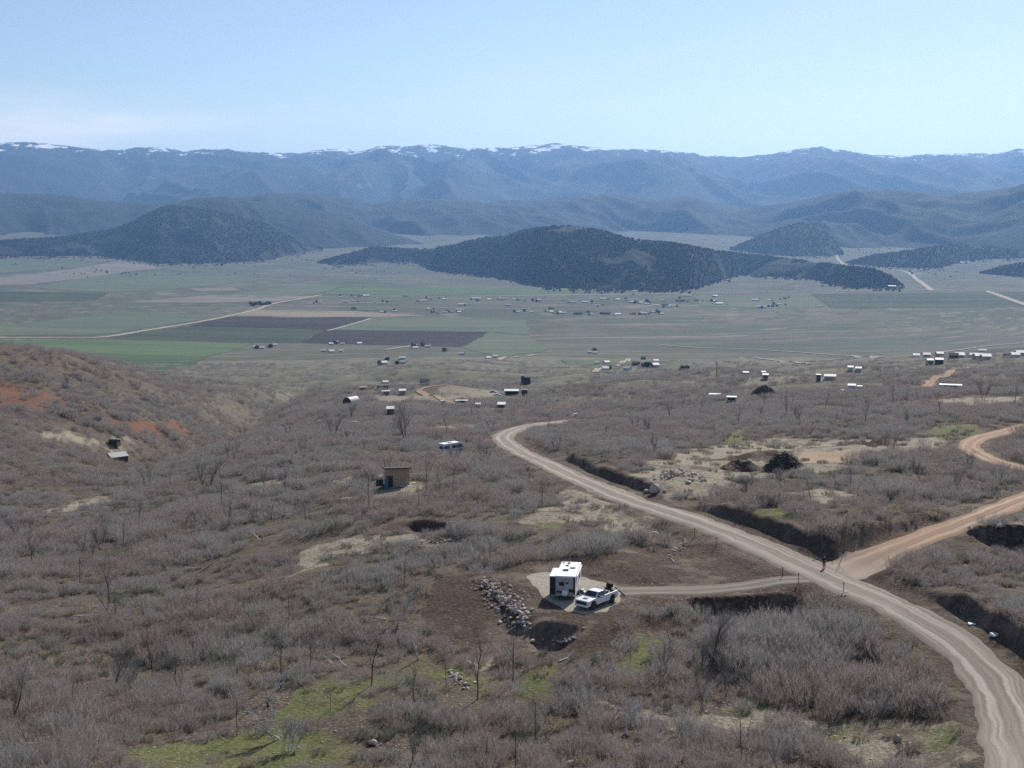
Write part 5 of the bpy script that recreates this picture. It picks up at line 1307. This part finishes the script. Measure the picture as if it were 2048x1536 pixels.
# ---- person standing where the roads meet
def person():
    p = at(1648, 1139)
    J = {'pel': (0, 0, .95, .145), 'waist': (0, 0, 1.1, .135), 'chest': (0, 0.0, 1.34, .155), 'neck': (0, .01, 1.52, .06), 'head': (0, .02, 1.66, .095), 'crown': (0, .015, 1.76, .075)}
    E = [('pel', 'waist'), ('waist', 'chest'), ('chest', 'neck'), ('neck', 'head'), ('head', 'crown')]
    for s, n in ((1, 'l'), (-1, 'r')):
        J.update({n + 'hip': (.1 * s, 0, .9, .1), n + 'kn': (.11 * s, .02, .5, .07), n + 'an': (.12 * s, -.01, .1, .05), n + 'toe': (.14 * s, .16, .05, .04),
                  n + 'sh': (.19 * s, 0, 1.42, .065), n + 'el': (.25 * s, -.02, 1.14, .05), n + 'wr': (.17 * s, .2, 1.12, .035), n + 'pa': (.11 * s, .27, 1.15, .032)})
        E += [('pel', n + 'hip'), (n + 'hip', n + 'kn'), (n + 'kn', n + 'an'), (n + 'an', n + 'toe'), ('chest', n + 'sh'), (n + 'sh', n + 'el'), (n + 'el', n + 'wr'), (n + 'wr', n + 'pa')]
        for k in range(4):                           # fingers and thumb closing on the controller
            J[n + 'f%d' % k] = (.07 * s - .012 * s * k, .31 + .006 * k, 1.19 - .024 * k, .011); J[n + 'g%d' % k] = (.04 * s, .315, 1.185 - .024 * k, .009)
            E += [(n + 'pa', n + 'f%d' % k), (n + 'f%d' % k, n + 'g%d' % k)]
        J[n + 't'] = (.08 * s, .25, 1.2, .011); E.append((n + 'pa', n + 't'))
    names = list(J); bm = bmesh.new(); sk = bm.verts.layers.skin.verify(); vv = {}
    for k in names:
        x, y, z_, r_ = J[k]; v = bm.verts.new((x, y, z_)); v[sk].radius = (r_, r_); v[sk].use_root = (k == 'pel'); vv[k] = v
    for a, b in E: bm.edges.new((vv[a], vv[b]))
    me = bpy.data.meshes.new('person_skeleton'); bm.to_mesh(me); bm.free()
    tmp = bpy.data.objects.new('person_skeleton', me); COL.objects.link(tmp)
    tmp.modifiers.new('skin', 'SKIN').use_smooth_shade = True; tmp.modifiers.new('sub', 'SUBSURF').levels = 1
    dg = bpy.context.evaluated_depsgraph_get(); dg.update()
    res = bpy.data.meshes.new_from_object(tmp.evaluated_get(dg)); bpy.data.objects.remove(tmp); bpy.data.meshes.remove(me)
    res.name = 'person'; res.materials.clear()
    for mt in ('skin', 'brown_cloth', 'dark_cloth', 'rubber'): res.materials.append(MATS[mt])
    for f in res.polygons:
        c = f.center; f.use_smooth = True
        f.material_index = 3 if c.z < 0.13 else 1 if c.z < 0.98 else 0 if (c.z > 1.53 or (c.y > 0.2 and c.z > 1.0)) else 2
    o = bpy.data.objects.new('person', res); COL.objects.link(o); o.location = p; o.rotation_euler = (0, 0, R(200)); o.scale = (1.1, 1.1, 1.1)
    bmh = bmesh.new(); bmesh.ops.create_uvsphere(bmh, u_segments=14, v_segments=9, radius=0.118)
    for v in bmh.verts: v.co.z *= 1.0; v.co.y *= 1.1
    bmesh.ops.delete(bmh, geom=[v for v in bmh.verts if v.co.z < -0.02 and v.co.y > -0.04], context='VERTS')
    mh = bpy.data.meshes.new('hair'); bmh.to_mesh(mh); bmh.free(); link('hair', mh, 'hair', o, (0, -0.005, 1.72))
    tag(o, 'person in brown trousers and dark jacket standing where the two roads meet', 'person')
    c = MB().box(-0.09, 0.09, -0.05, 0.05, -0.02, 0.02).build('remote_control', 'black_plastic', None, 0.008)
    c.location = p + Vector((0.11, -0.30, 1.24)); c.rotation_euler = (R(20), 0, R(200)); tag(c, 'small black remote control in the hands of the standing person', 'remote control')
person()

# ---- generic small buildings
def building(px, py, w, dpt, h, roof, wall_m, roof_m, label, cat='house', rot=0.0, group=None, name='house', openings=0, pitch=0.35, dmin=0.0, over=0.25):
    """w across, dpt deep, origin at the middle of the front foot"""
    p = at(px, py, dmin); rot = rot - math.atan2(p[0], p[1])
    e = empty(name, (p[0], p[1], p[2] - 0.15), rot)
    x = w / 2; rise = pitch * (dpt if roof == 'mono' else min(w, dpt)) / 2
    if roof == 'gable':
        MB().box(-x, x, 0, dpt, 0, h).prism_x([(0, h), (dpt, h), (dpt / 2, h + rise)], -x, x).build('wall', wall_m, e)
        t_ = 0.16
        MB().prism_x([(-over, h - over * rise / dpt * 2), (dpt / 2, h + rise), (dpt + over, h - over * rise / dpt * 2), (dpt + over, h + t_ - over * rise / dpt * 2), (dpt / 2, h + rise + t_), (-over, h + t_ - over * rise / dpt * 2)], -x - over, x + over).build('roof', roof_m, e)
    elif roof == 'mono':
        MB().prism_x([(0, 0), (dpt, 0), (dpt, h), (0, h + rise)], -x, x).build('wall', wall_m, e)
        MB().prism_x([(-over, h + rise + 0.02), (dpt + over, h), (dpt + over, h + 0.16), (-over, h + rise + 0.2)], -x - over, x + over).build('roof', roof_m, e)
    elif roof == 'mono_up':
        MB().prism_x([(0, 0), (dpt, 0), (dpt, h + rise), (0, h)], -x, x).build('wall', wall_m, e)
        MB().prism_x([(-over, h), (dpt + over, h + rise + 0.02), (dpt + over, h + rise + 0.2), (-over, h + 0.16)], -x - over, x + over).build('roof', roof_m, e)
    elif roof == 'flat':
        MB().box(-x, x, 0, dpt, 0, h).build('wall', wall_m, e)
        MB().box(-x - over, x + over, -over, dpt + over, h, h + 0.15).build('roof', roof_m, e)
    elif roof == 'open':
        b = MB()
        for xx in np.linspace(-x + 0.15, x - 0.15, max(2, int(w / 4) + 1)): b.box(xx - 0.1, xx + 0.1, 0.0, 0.2, 0, h)
        b.build('posts', 'brown_board', e); MB().box(-x, x, dpt - 0.15, dpt, 0, h).box(-x, -x + 0.1, 0.3, dpt, 0, h).box(x - 0.1, x, 0.3, dpt, 0, h).build('wall', wall_m, e)
        MB().prism_x([(-over, h + 0.1), (dpt + over, h + 0.5), (dpt + over, h + 0.65), (-over, h + 0.3)], -x - over, x + over).build('roof', roof_m, e)
    if openings:
        MB().box(-0.45, 0.45, -0.04, 0.01, 0.1, 2.1).build('door', 'brown_board', e)
        for k in range(openings):
            for s in (-1, 1):
                xx = s * (x * (0.35 + 0.5 * k / openings) + 0.3)
                if abs(xx) + 0.5 < x: MB().box(xx - 0.5, xx + 0.5, -0.04, 0.01, 1.0, 2.0).build('window', 'dark_glass', e)
    return tag(e, label, cat, group)

# tan cabin on the near slope
def tan_cabin():
    p = at(796, 974); k = mpp(p); w = 47 * k; e = empty('cabin', (p[0], p[1], p[2] - 0.2), -math.atan2(p[0], p[1]) + 0.1)
    x = w / 2; h = 36 * k
    MB().prism_x([(0, 0), (4.2, 0), (4.2, h - 0.2), (0, h + 0.35)], -x, x).build('wall', 'tan_board', e)
    MB().prism_x([(-0.55, h + 0.38), (4.6, h - 0.22), (4.6, h - 0.02), (-0.55, h + 0.62)], -x - 0.35, x + 0.35).build('roof', 'dark_shingle', e)
    MB().box(-x - 0.5, x + 0.5, -0.06, -0.01, h * 0.56, h * 0.56 + 0.12).build('batten', 'weathered_wood', e)
    MB().box(-x - 0.02, -x + 1.25, -0.05, 0.0, h * 0.6, h * 0.6 + 0.38).build('window', 'dark_glass', e)
    dd = MB().box(-x + 0.35, -x + 1.25, -0.06, 0.0, 0.2, 2.2).build('door', 'black_plastic', e); MB().box(-x + 1.1, -x + 1.18, -0.12, -0.05, 1.1, 1.2).build('handle', 'steel', dd)
    MB().box(-x - 0.4, -x + 0.3, -0.9, -0.1, 0, 1.9).build('tank', 'blue_stripe', e, 0.1)
    tag(e, 'tall tan plywood cabin with dark overhanging roof on the scrub slope', 'cabin')
    def item(name, px, py, mb, mat, label, cat, rz=0.0, bevel=0.03):
        q = at(px, py); o = mb.build(name, mat, None, bevel); o.location = (q[0], q[1], q[2]); o.rotation_euler = (0, 0, rz); return tag(o, label, cat)
    item('utility_cart', 768, 975, MB().box(-1.6, 1.6, -0.9, 0.9, 0.45, 0.6).box(-1.5, -0.2, -0.8, 0.8, 0.6, 1.7).cyl((0.6, -1.0, 0.4), (0.6, 1.0, 0.4), 0.4), 'dark_metal', 'dark loaded utility cart in the shade of the tan cabin', 'cart', 0.2)
    item('water_barrel', 762, 962, MB().cyl((0, 0, 0), (0, 0, 1.1), 0.5, 0.45, 12).cyl((0, 0, 1.1), (0, 0, 1.2), 0.3, 0.25, 12), 'plastic_white', 'white plastic barrel behind the utility cart', 'barrel')
    for i, (px, py, rz, l) in enumerate(((815,972,0.5,3.2),(822,968,0.7,2.6),(800,974,0.2,1.6))):
        item('plank', px, py, MB().box(-l / 2, l / 2, -0.25, 0.25, 0.08 * i, 0.08 * i + 0.12).box(-l / 2 + 0.4, l / 2 - 0.2, 0.3, 0.6, 0, 0.1), 'pale_plank', ('long pale plank lying in front of the tan cabin', 'pale plank leaning toward the corner of the tan cabin', 'short pale plank by the tan cabin doorstep')[i], 'plank', rz)
    item('tarp', 716, 972, MB().hexa([(-1.2, -0.9, 0), (1.2, -0.9, 0), (1.1, 0.9, 0), (-1.0, 0.9, 0)], [(-0.5, -0.5, 0.9), (0.5, -0.4, 1.2), (0.4, 0.4, 0.8), (-0.6, 0.3, 0.7)]), 'plastic_white', 'crumpled white tarp heaped among debris near the tan cabin', 'tarp', 0.3, 0.12)
    item('lumber_pile', 695, 974, MB().box(-1.8, 1.8, -0.4, 0.4, 0, 0.25).box(-1.5, 2.0, -0.3, 0.5, 0.25, 0.42).box(-2.0, 1.0, 0.4, 0.9, 0, 0.2), 'weathered_wood', 'weathered lumber pile at the edge of the cabin clearing', 'lumber', 0.15)
    item('lumber_pile', 703, 997, MB().box(-2.2, 1.8, -0.3, 0.3, 0, 0.2).box(-1.6, 1.4, 0.2, 0.9, 0, 0.15).box(-1.0, 2.2, -0.9, -0.4, 0, 0.14), 'pale_plank', 'pale yellowish lumber pile downslope of the cabin', 'lumber', 0.5)
    item('crate', 722, 978, MB().box(-0.6, 0.6, -0.5, 0.5, 0, 0.8), 'dark_metal', 'dark crate beside the crumpled white tarp', 'crate', 0.4)
    item('crate', 728, 985, MB().box(-0.4, 0.4, -0.4, 0.4, 0, 0.55), 'plastic_white', 'small white box beside the dark crate', 'crate', 0.1)
    item('pallet', 570, 1030, MB().box(-1.1, 1.1, -0.7, 0.7, 0.1, 0.2).box(-1.1, 1.1, -0.7, -0.5, 0, 0.1).box(-1.1, 1.1, 0.5, 0.7, 0, 0.1), 'pale_plank', 'pale wooden pallet lying on the scrub slope', 'pallet', 0.1)
    item('scrap_frame', 540, 1034, MB().box(-0.9, 0.9, -0.4, 0.4, 0.1, 0.5).cyl((0.5, 0, 0.3), (0.5, 0, 2.4), 0.06).cyl((-0.7, -0.3, 0.4), (0.9, 0.3, 0.8), 0.08), 'dark_metal', 'dark scrap frame with upright post near the wooden pallet', 'scrap', 0.2)
    item('board', 530, 1037, MB().box(-0.9, 0.9, -0.3, 0.3, 0.0, 0.1), 'plastic_white', 'white board lying against the dark scrap frame', 'board', 0.3)
    item('plank', 975, 1003, MB().box(-1.1, 1.1, -0.18, 0.18, 0.3, 0.42).box(-1.0, -0.8, -0.15, 0.15, 0, 0.3).box(0.8, 1.0, -0.15, 0.15, 0, 0.3), 'pale_plank', 'low pale bench plank alone in brown scrub', 'plank', 0.1)
    item('plastic_sheet', 1943, 1249, MB().hexa([(-0.5, -0.35, 0), (0.5, -0.3, 0), (0.4, 0.3, 0), (-0.4, 0.35, 0)], [(-0.42, -0.25, 0.12), (0.35, -0.2, 0.22), (0.3, 0.2, 0.1), (-0.3, 0.25, 0.25)]), 'plastic_white', 'small crumpled white plastic sheet below the road bank', 'plastic sheet', 0.2, 0.06)
    item('plastic_sheet', 1991, 1270, MB().hexa([(-0.9, -0.5, 0), (0.8, -0.4, 0), (0.7, 0.4, 0), (-0.7, 0.5, 0)], [(-0.75, -0.4, 0.15), (0.6, -0.3, 0.3), (0.55, 0.3, 0.15), (-0.5, 0.4, 0.32)]), 'plastic_white', 'larger crumpled white plastic sheet below the road bank', 'plastic sheet', 0.7, 0.08)
tan_cabin()

# old camper beyond the cabin
def old_camper():
    p = at(888, 912); e = empty('camper', (p[0], p[1], p[2]), R(40) - math.atan2(p[0], p[1]))
    MB().prism([(0, 0.55), (6.3, 0.55), (6.5, 1.2), (6.4, 2.75), (5.6, 3.0), (0.15, 3.0), (0, 2.6)], 0, 2.35).build('body', 'pale_panel', e, 0.05)
    MB().box(0.1, 5.7, -0.03, 2.38, 3.0, 3.09).build('roof', 'white_roof', e, 0.03)
    MB().box(2.4, 3.2, 0.7, 1.5, 3.09, 3.35).build('air_conditioner', 'white_roof', e, 0.05)
    for z0, z1, mt in ((1.05, 1.35, 'blue_panel'), (1.7, 2.5, 'blue_stripe')): MB().box(0.02, 6.42, -0.02, 0.0, z0, z1).build('stripe', mt, e)
    for x0, x1 in ((0.6, 1.5), (2.9, 3.8), (4.9, 5.7)): MB().box(x0, x1, -0.04, -0.015, 1.75, 2.4).build('window', 'dark_glass', e)
    MB().box(2.0, 2.6, -0.04, -0.015, 0.65, 2.45).build('door', 'white_paint', e)
    MB().box(-0.03, 0.0, 0.5, 1.8, 1.7, 2.4).build('window', 'dark_glass', e)
    for x in (2.4, 3.2):
        for y in (0.1, 2.25): wheel(e, x, y, 0.36, 0.22)
    MB().prism([(6.3, 0.45), (7.4, 0.45), (7.4, 0.55), (6.3, 0.55)], 1.0, 1.35).build('hitch', 'dark_metal', e)
    tag(e, 'old white and blue camper trailer parked in scrub near the road bend', 'camper')
old_camper()

# white-roofed barn and small hut in the draw
building(240, 926, 6.4, 5.0, 2.4, 'gable', 'brown_board', 'tin_roof', 'low barn with pale metal roof in the draw', 'barn', R(28), name='barn', pitch=0.5)
building(226, 893, 3.2, 3.0, 2.3, 'mono', 'brown_board', 'white_roof', 'small dark hut with pale roof on the grassy draw', 'hut', R(-25), name='hut', openings=1)
def quonset():
    p = at(694, 808); e = empty('arched_shed', p, R(-32)); n = 12; r = 2.9
    arc_ = [(r * math.cos(math.pi * k / n), 1.15 * r * math.sin(math.pi * k / n)) for k in range(n + 1)]
    MB().prism(arc_, 0.0, 7.0).build('shell', 'tin_roof', e)
    MB().prism([(0.93 * a, 0.95 * b) for a, b in arc_], -0.05, 0.02).build('doorway', 'black_plastic', e)
    tag(e, 'arched metal shed with a black open end on the far knoll', 'shed')
quonset()
for px, py, wp, dp, h, rf, wm, rm, lab, cat, rot in B_:
    nm = {'trailer': 'trailer_house', 'van': 'parked_van', 'car': 'parked_car', 'carport': 'carport'}.get(cat, cat)
    if cat in ('van', 'car'): continue
    building(px, py, 0.9 * wp * mpp(at(px, py)), dp, h * 0.9, rf, wm, rm, lab, cat, rot, name=nm, openings=1 if cat in ('house', 'cabin', 'trailer', 'cottage', 'barn') else 0)
def car(px, py, label, paint='white_paint', rot=0.0, sc=1.0, tall=False, group=None, dmin=0.0):
    p = at(px, py, dmin); e = empty('parked_van' if tall else 'parked_car', p, rot); e.scale = (sc, sc, sc)
    top = 2.1 if tall else 1.5
    MB().prism([(-2.2, 0.35), (2.2, 0.35), (2.25, 0.8), (1.2, 0.98), (-2.2, 0.98)], -0.88, 0.88).build('body', paint, e, 0.06)
    MB().hexa([(-2.1 if tall else -1.7, -0.84, 0.98), (1.0, -0.84, 0.98), (1.0, 0.84, 0.98), (-2.1 if tall else -1.7, 0.84, 0.98)], [(-2.0 if tall else -1.2, -0.7, top), (0.4, -0.7, top), (0.4, 0.7, top), (-2.0 if tall else -1.2, 0.7, top)]).build('cabin', paint, e, 0.05)
    for s in (1, -1): MB().hexa([(-1.3, 0.845 * s - 0.01, 1.03), (0.75, 0.845 * s - 0.01, 1.03), (0.75, 0.845 * s + 0.01, 1.03), (-1.3, 0.845 * s + 0.01, 1.03)], [(-1.0, 0.735 * s - 0.01, top - 0.12), (0.35, 0.735 * s - 0.01, top - 0.12), (0.35, 0.735 * s + 0.01, top - 0.12), (-1.0, 0.735 * s + 0.01, top - 0.12)]).build('window', 'dark_glass', e)
    for x in (-1.35, 1.35):
        for y in (-0.8, 0.8): wheel(e, x, y, 0.33, 0.22, False)
    return tag(e, label, 'van' if tall else 'car', group)
car(888, 809, 'white van parked by the end of the loop track', tall=True, rot=0.2)
car(986, 786, 'grey car parked near the open carport', 'grey_paint', 0.1)
car(994, 792, 'white car parked in front of the open carport', 'white_paint', 0.3)
car(1153, 834, 'white car where the gravel road dips out of sight', 'white_paint', 0.4)
car(1687, 786, 'white car parked by the white shed in grey trees', 'white_paint', 0.3)
car(712, 851, 'pale car parked among scrub downslope of the far knoll', 'beige_siding', 0.2)
car(700, 851, 'white car parked beside the pale car among scrub', 'white_paint', 0.0)
car(628, 847, 'dark car parked alone in scrub below the knoll', 'dark_metal', 0.4)
car(645, 848, 'white car next to the dark car in scrub', 'white_paint', 0.2)

# utility pole and road stakes
def pole(px, py, h, label, arm=True, r=0.16, mat='brown_board', name='utility_pole', cat='pole', group=None):
    p = at(px, py); e = empty(name, (p[0], p[1], p[2] - 0.3))
    MB().cyl((0, 0, 0), (0, 0, h), r, r * 0.75, 8).build('post', mat, e)
    if arm:
        a = MB().box(-1.2, 1.2, -0.08, 0.08, h - 0.7, h - 0.5).build('crossarm', mat, e)
        for x in (-1.0, 0, 1.0): MB().cyl((x, 0, h - 0.5), (x, 0, h - 0.3), 0.06, n=6).build('insulator', 'steel', a)
    else: MB().box(-0.09, 0.09, -0.02, 0.02, h - 0.3, h).build('marker', 'steel', e)
    return tag(e, label, cat, group)
pole(1433, 757, 11, 'tall dark utility pole at the rim of the dark scrub hollow', r=0.28)
for px, py in ((1389,1074),(1432,1093),(1565,1155),(1597,1167),(1687,1186)):
    pole(px, py, 1.7, 'thin metal marker stake on the verge of the gravel road', False, 0.05, 'dark_metal', 'marker_stake', 'stake', 'marker stakes along the gravel road')

# ---- valley town
TOWN = [(681,595,10),(691,605,14),(714,594,22),(707,603,12),(733,593,16),(779,604,12),(811,593,14),(848,603,15),(861,598,9),(890,599,12),(925,611,20),(952,599,22),(979,600,10),(1004,599,16),(1016,612,16),(1036,601,9),(1078,601,10),(890,626,14),(919,622,20),(1035,626,11),(1063,626,9),(764,625,10),(790,624,12),(708,619,14),(638,606,14),(858,619,9),
 (1127,601,12),(1145,606,20),(1171,606,16),(1206,599,14),(1236,600,12),(1265,606,18),(1283,606,9),(1294,609,12),(1324,603,14),(1362,603,20),(1372,593,26),(1394,602,12),(1428,603,9),(1439,609,18),(1511,602,18),(1523,616,24),(1540,601,10),(1558,610,10),(1642,613,9),(1113,627,14),(1124,628,16),(1157,629,20),(1180,630,14),(1211,629,22),(1236,630,16),(1267,629,9),(1286,629,20),(1306,626,9),(1324,629,8),(1312,612,14),(1341,612,12),(1353,613,12),(1431,593,12),(1103,618,14),(1195,612,12),(1182,599,10)]
TOWN_LOW = [(685,690,9),(663,690,10),(720,689,12),(647,704,14),(664,705,12),(682,704,9),(512,696,11),(524,698,12),(541,695,10),(550,692,9),(831,698,12),(855,695,14),(890,703,12),(922,710,11),(990,716,12),(978,719,10),(773,720,12),(805,719,14),(770,729,14),(805,728,12),(848,769,8),(1179,707,10),(1189,708,8),(1193,729,9),(1215,728,10),(1212,741,14),(1252,741,16),(1269,731,11),(1293,734,11),(1313,734,11),(1313,725,12),(1286,719,9),(1362,742,14)]
VILLAGE = [(1833,715,12),(1854,714,14),(1881,712,11),(1907,717,12),(1921,716,12),(1947,715,12),(1960,718,11),(1974,719,8),(1965,704,16),(2014,713,14),(2032,715,10),(2042,711,12)]
for _ in range(34):
    q_ = random.choice(TOWN); TOWN.append((q_[0] + random.uniform(-32, 32), q_[1] + random.uniform(-3, 2), random.randint(6, 10)))
CLS = [('beige_siding', 'pale_roof', 'pale house with a pale roof'), ('beige_siding', 'tin_roof', 'beige house with a grey metal roof'), ('pale_panel', 'pale_roof', 'grey house with a pale roof'),
       ('brown_board', 'dark_shingle', 'brown house with a dark shingle roof'), ('beige_siding', 'red_roof', 'beige house with a dull red roof'), ('pale_panel', 'tin_roof', 'pale barn with a grey metal roof')]
def far_house(px, py, wp, k, place, group):
    p = at(px, py, 1000.0); w = max(0.8 * wp * mpp(p), 6.0); wm, rm, lab = CLS[k]
    h = 2.6 if w < 16 else 3.6; dpt = min(max(6.5, w * 0.45), 11)
    building(px, py, w, dpt, h, 'gable', wm, rm, lab + place, 'barn' if k == 5 else 'house', random.uniform(-0.5, 0.5), group, 'barn' if k == 5 else 'house', pitch=0.5, dmin=1000.0, over=0.6)
    return p
for lst, place, group in ((TOWN, ' in the valley town', 'buildings of the valley town'), (TOWN_LOW, ' scattered on the sage flats', 'buildings on the sage flats'), (VILLAGE, ' in the hamlet by the far dirt track', 'buildings of the hamlet')):
    for px, py, wp in lst: far_house(px, py, wp, random.choices(range(6), (30, 18, 18, 12, 6, 16))[0], place, group)
building(1784, 575 + 0, 26, 12, 5, 'gable', 'beige_siding', 'white_roof', 'lone pale barn beside the road junction under the hill', 'barn', 0.0, dmin=2000.0, name='barn')
for px, py, wp in ((1925,526,10),(1938,526,8),(1958,532,8),(1225,580,8),(1245,580,10),(1080,578,9),(1270,583,10)):
    far_house(px, py, wp, random.choice([0, 2]), ' below the wooded hills', 'buildings under the hills')

# ---- valley trees
def blob_tree(seed, hgt, wid, mat, n):
    s = Strip(seed); r = s.r
    for i in range(n):
        a = r.uniform(0, 6.28); u = r.random(); q = math.sqrt(r.random()) * wid * (0.35 + 1.1 * math.sin(math.pi * (0.12 + 0.8 * u))) * 0.6
        p = Vector((q * math.cos(a), q * math.sin(a), hgt * (0.16 + 0.8 * u))); k = r.uniform(0.5, 0.95) * wid * 0.34
        d1 = Vector((r.gauss(0, 1), r.gauss(0, 1), r.gauss(0, 0.7))).normalized() * k; d2 = d1.cross(Vector((r.gauss(0, 1), r.gauss(0, 1), r.gauss(0, 1)))).normalized() * k * 0.8
        b = len(s.v); s.v += [p - d1 - d2, p + d1 - d2 * 0.6, p + d2]; s.f.append((b, b + 1, b + 2)); s.c += [r.random()] * 3
    t_ = Strip(seed + 1); t_.limb(Vector((0, 0, -0.5)), Vector((0, 0, hgt * 0.5)), 0.22, 0.12, 6)
    return s.mesh('crown', mat), t_.mesh('trunk', 'dark_bark')
VT = []
for i, (h, w, mt, n, lab) in enumerate([(7, 4.0, 'juniper_leaf', 120, 'dark green conical evergreen tree'), (6, 5.5, 'juniper_leaf', 140, 'dark rounded evergreen tree'), (9, 6.5, 'bare_crown', 110, 'grey leafless tree with a rounded crown')]):
    cm, tm = blob_tree(800 + i * 3, h, w, mt, n); e = empty('valley_tree'); c = link('crown', cm, None, e); link('trunk', tm, None, e); VT.append((e, c, lab))
vt_used = set()
def valley_tree(px, py, k, sc, place, group):
    e, c, lab = VT[k]; o = e if k not in vt_used else copy_tree(e); vt_used.add(k)
    p = at(px, py, 1000.0); o.location = p; o.scale = (sc, sc, sc); o.rotation_euler = (0, 0, random.uniform(0, 6.28))
    tag(o, lab + place, 'tree', group)
for i in range(12): valley_tree(500 + i * 3.6 + random.uniform(-1, 1), 610 + random.uniform(-1.5, 2), random.choice([0, 1, 1]), random.uniform(1.0, 1.6), ' in the grove beside the valley road', 'grove beside the valley road')
for px, py, wp in TOWN:
    if random.random() < 0.75:
        for _ in range(random.randint(1, 2)): valley_tree(px + random.uniform(-14, 14), py - random.uniform(-1.5, 2.5), random.choice([0, 1, 1, 2, 2]), random.uniform(0.45, 0.95), ' among the houses of the valley town', 'trees of the valley town')
for px, py, wp in TOWN_LOW:
    if random.random() < 0.45: valley_tree(px + random.uniform(-12, 12), py - random.uniform(-1, 2), random.choice([1, 2]), random.uniform(0.6, 1.0), ' beside a house on the sage flats', 'trees on the sage flats')

# ---- juniper woods on the nearer hills
def woods(G, n, seed, z_lo=-1e9, thin=-0.35):
    X, Y, Z = G; r = np.random.default_rng(seed); nr, nc = X.shape
    u = r.uniform(0, nr - 1.001, n * 2); v = r.uniform(0, nc - 1.001, n * 2); i = u.astype(int); j = v.astype(int); a = u - i; b = v - j
    f = lambda A: (A[i, j] * (1 - a) + A[i + 1, j] * a) * (1 - b) + (A[i, j + 1] * (1 - a) + A[i + 1, j + 1] * a) * b
    x, y, z = f(X), f(Y), f(Z)
    m = (fbm(x / 260, y / 260, 300, 4) > thin) & (z > ground(x, y) - 1)
    x, y, z = x[m][:n], y[m][:n], z[m][:n]; k = len(x)
    return np.stack([x, y, z - 0.3, r.uniform(0.35, 1.0, k) + 0.5 * (r.random(k) < 0.1), r.uniform(0, 6.28, k), r.integers(0, 2, k)], 1)
def foot(G, n, seed):
    X, Y, Z = G; r = np.random.default_rng(seed); i = r.integers(3, 12, n); j = r.integers(0, X.shape[1], n)
    x, y = X[i, j], Y[i, j]; d = np.hypot(x, y); q = 1 - np.abs(r.normal(0, 130, n)) / d; x, y = x * q, y * q
    m = vnoise(x / 90, y / 90, 320) > -0.1; x, y = x[m], y[m]; k = len(x)
    return np.stack([x, y, ground(x, y), r.uniform(0.5, 1.1, k), r.uniform(0, 6.28, k), r.integers(0, 2, k)], 1)
WP = [foot(GB_, 1500, 21), foot(GA_, 1200, 22), foot(GC_, 300, 23), foot(GD_, 400, 24), woods(GB_, 24000, 1, thin=-0.17), woods(GA_, 18000, 2, thin=-0.2), woods(GC_, 2600, 3), woods(GD_, 3000, 4), woods(GE_, 2000, 5)]
# stragglers on the flats round the hill foot
r9 = np.random.default_rng(9); n9 = 2600; a9 = r9.uniform(-0.38, 0.38, n9); d9 = r9.uniform(4300, 9500, n9); x9, y9 = np.sin(a9) * d9, np.cos(a9) * d9
m9 = (fbm(x9 / 500, y9 / 500, 310, 3) > 0.16) & (d9 > 5600); x9, y9 = x9[m9], y9[m9]; k9 = len(x9)
WP.append(np.stack([x9, y9, ground(x9, y9), r9.uniform(0.5, 1.1, k9), r9.uniform(0, 6.28, k9), r9.integers(0, 2, k9)], 1))
instancer('juniper_woodland', np.concatenate(WP), [VT[0][1], VT[1][1]], 'dark juniper woodland covering the hills across the valley')
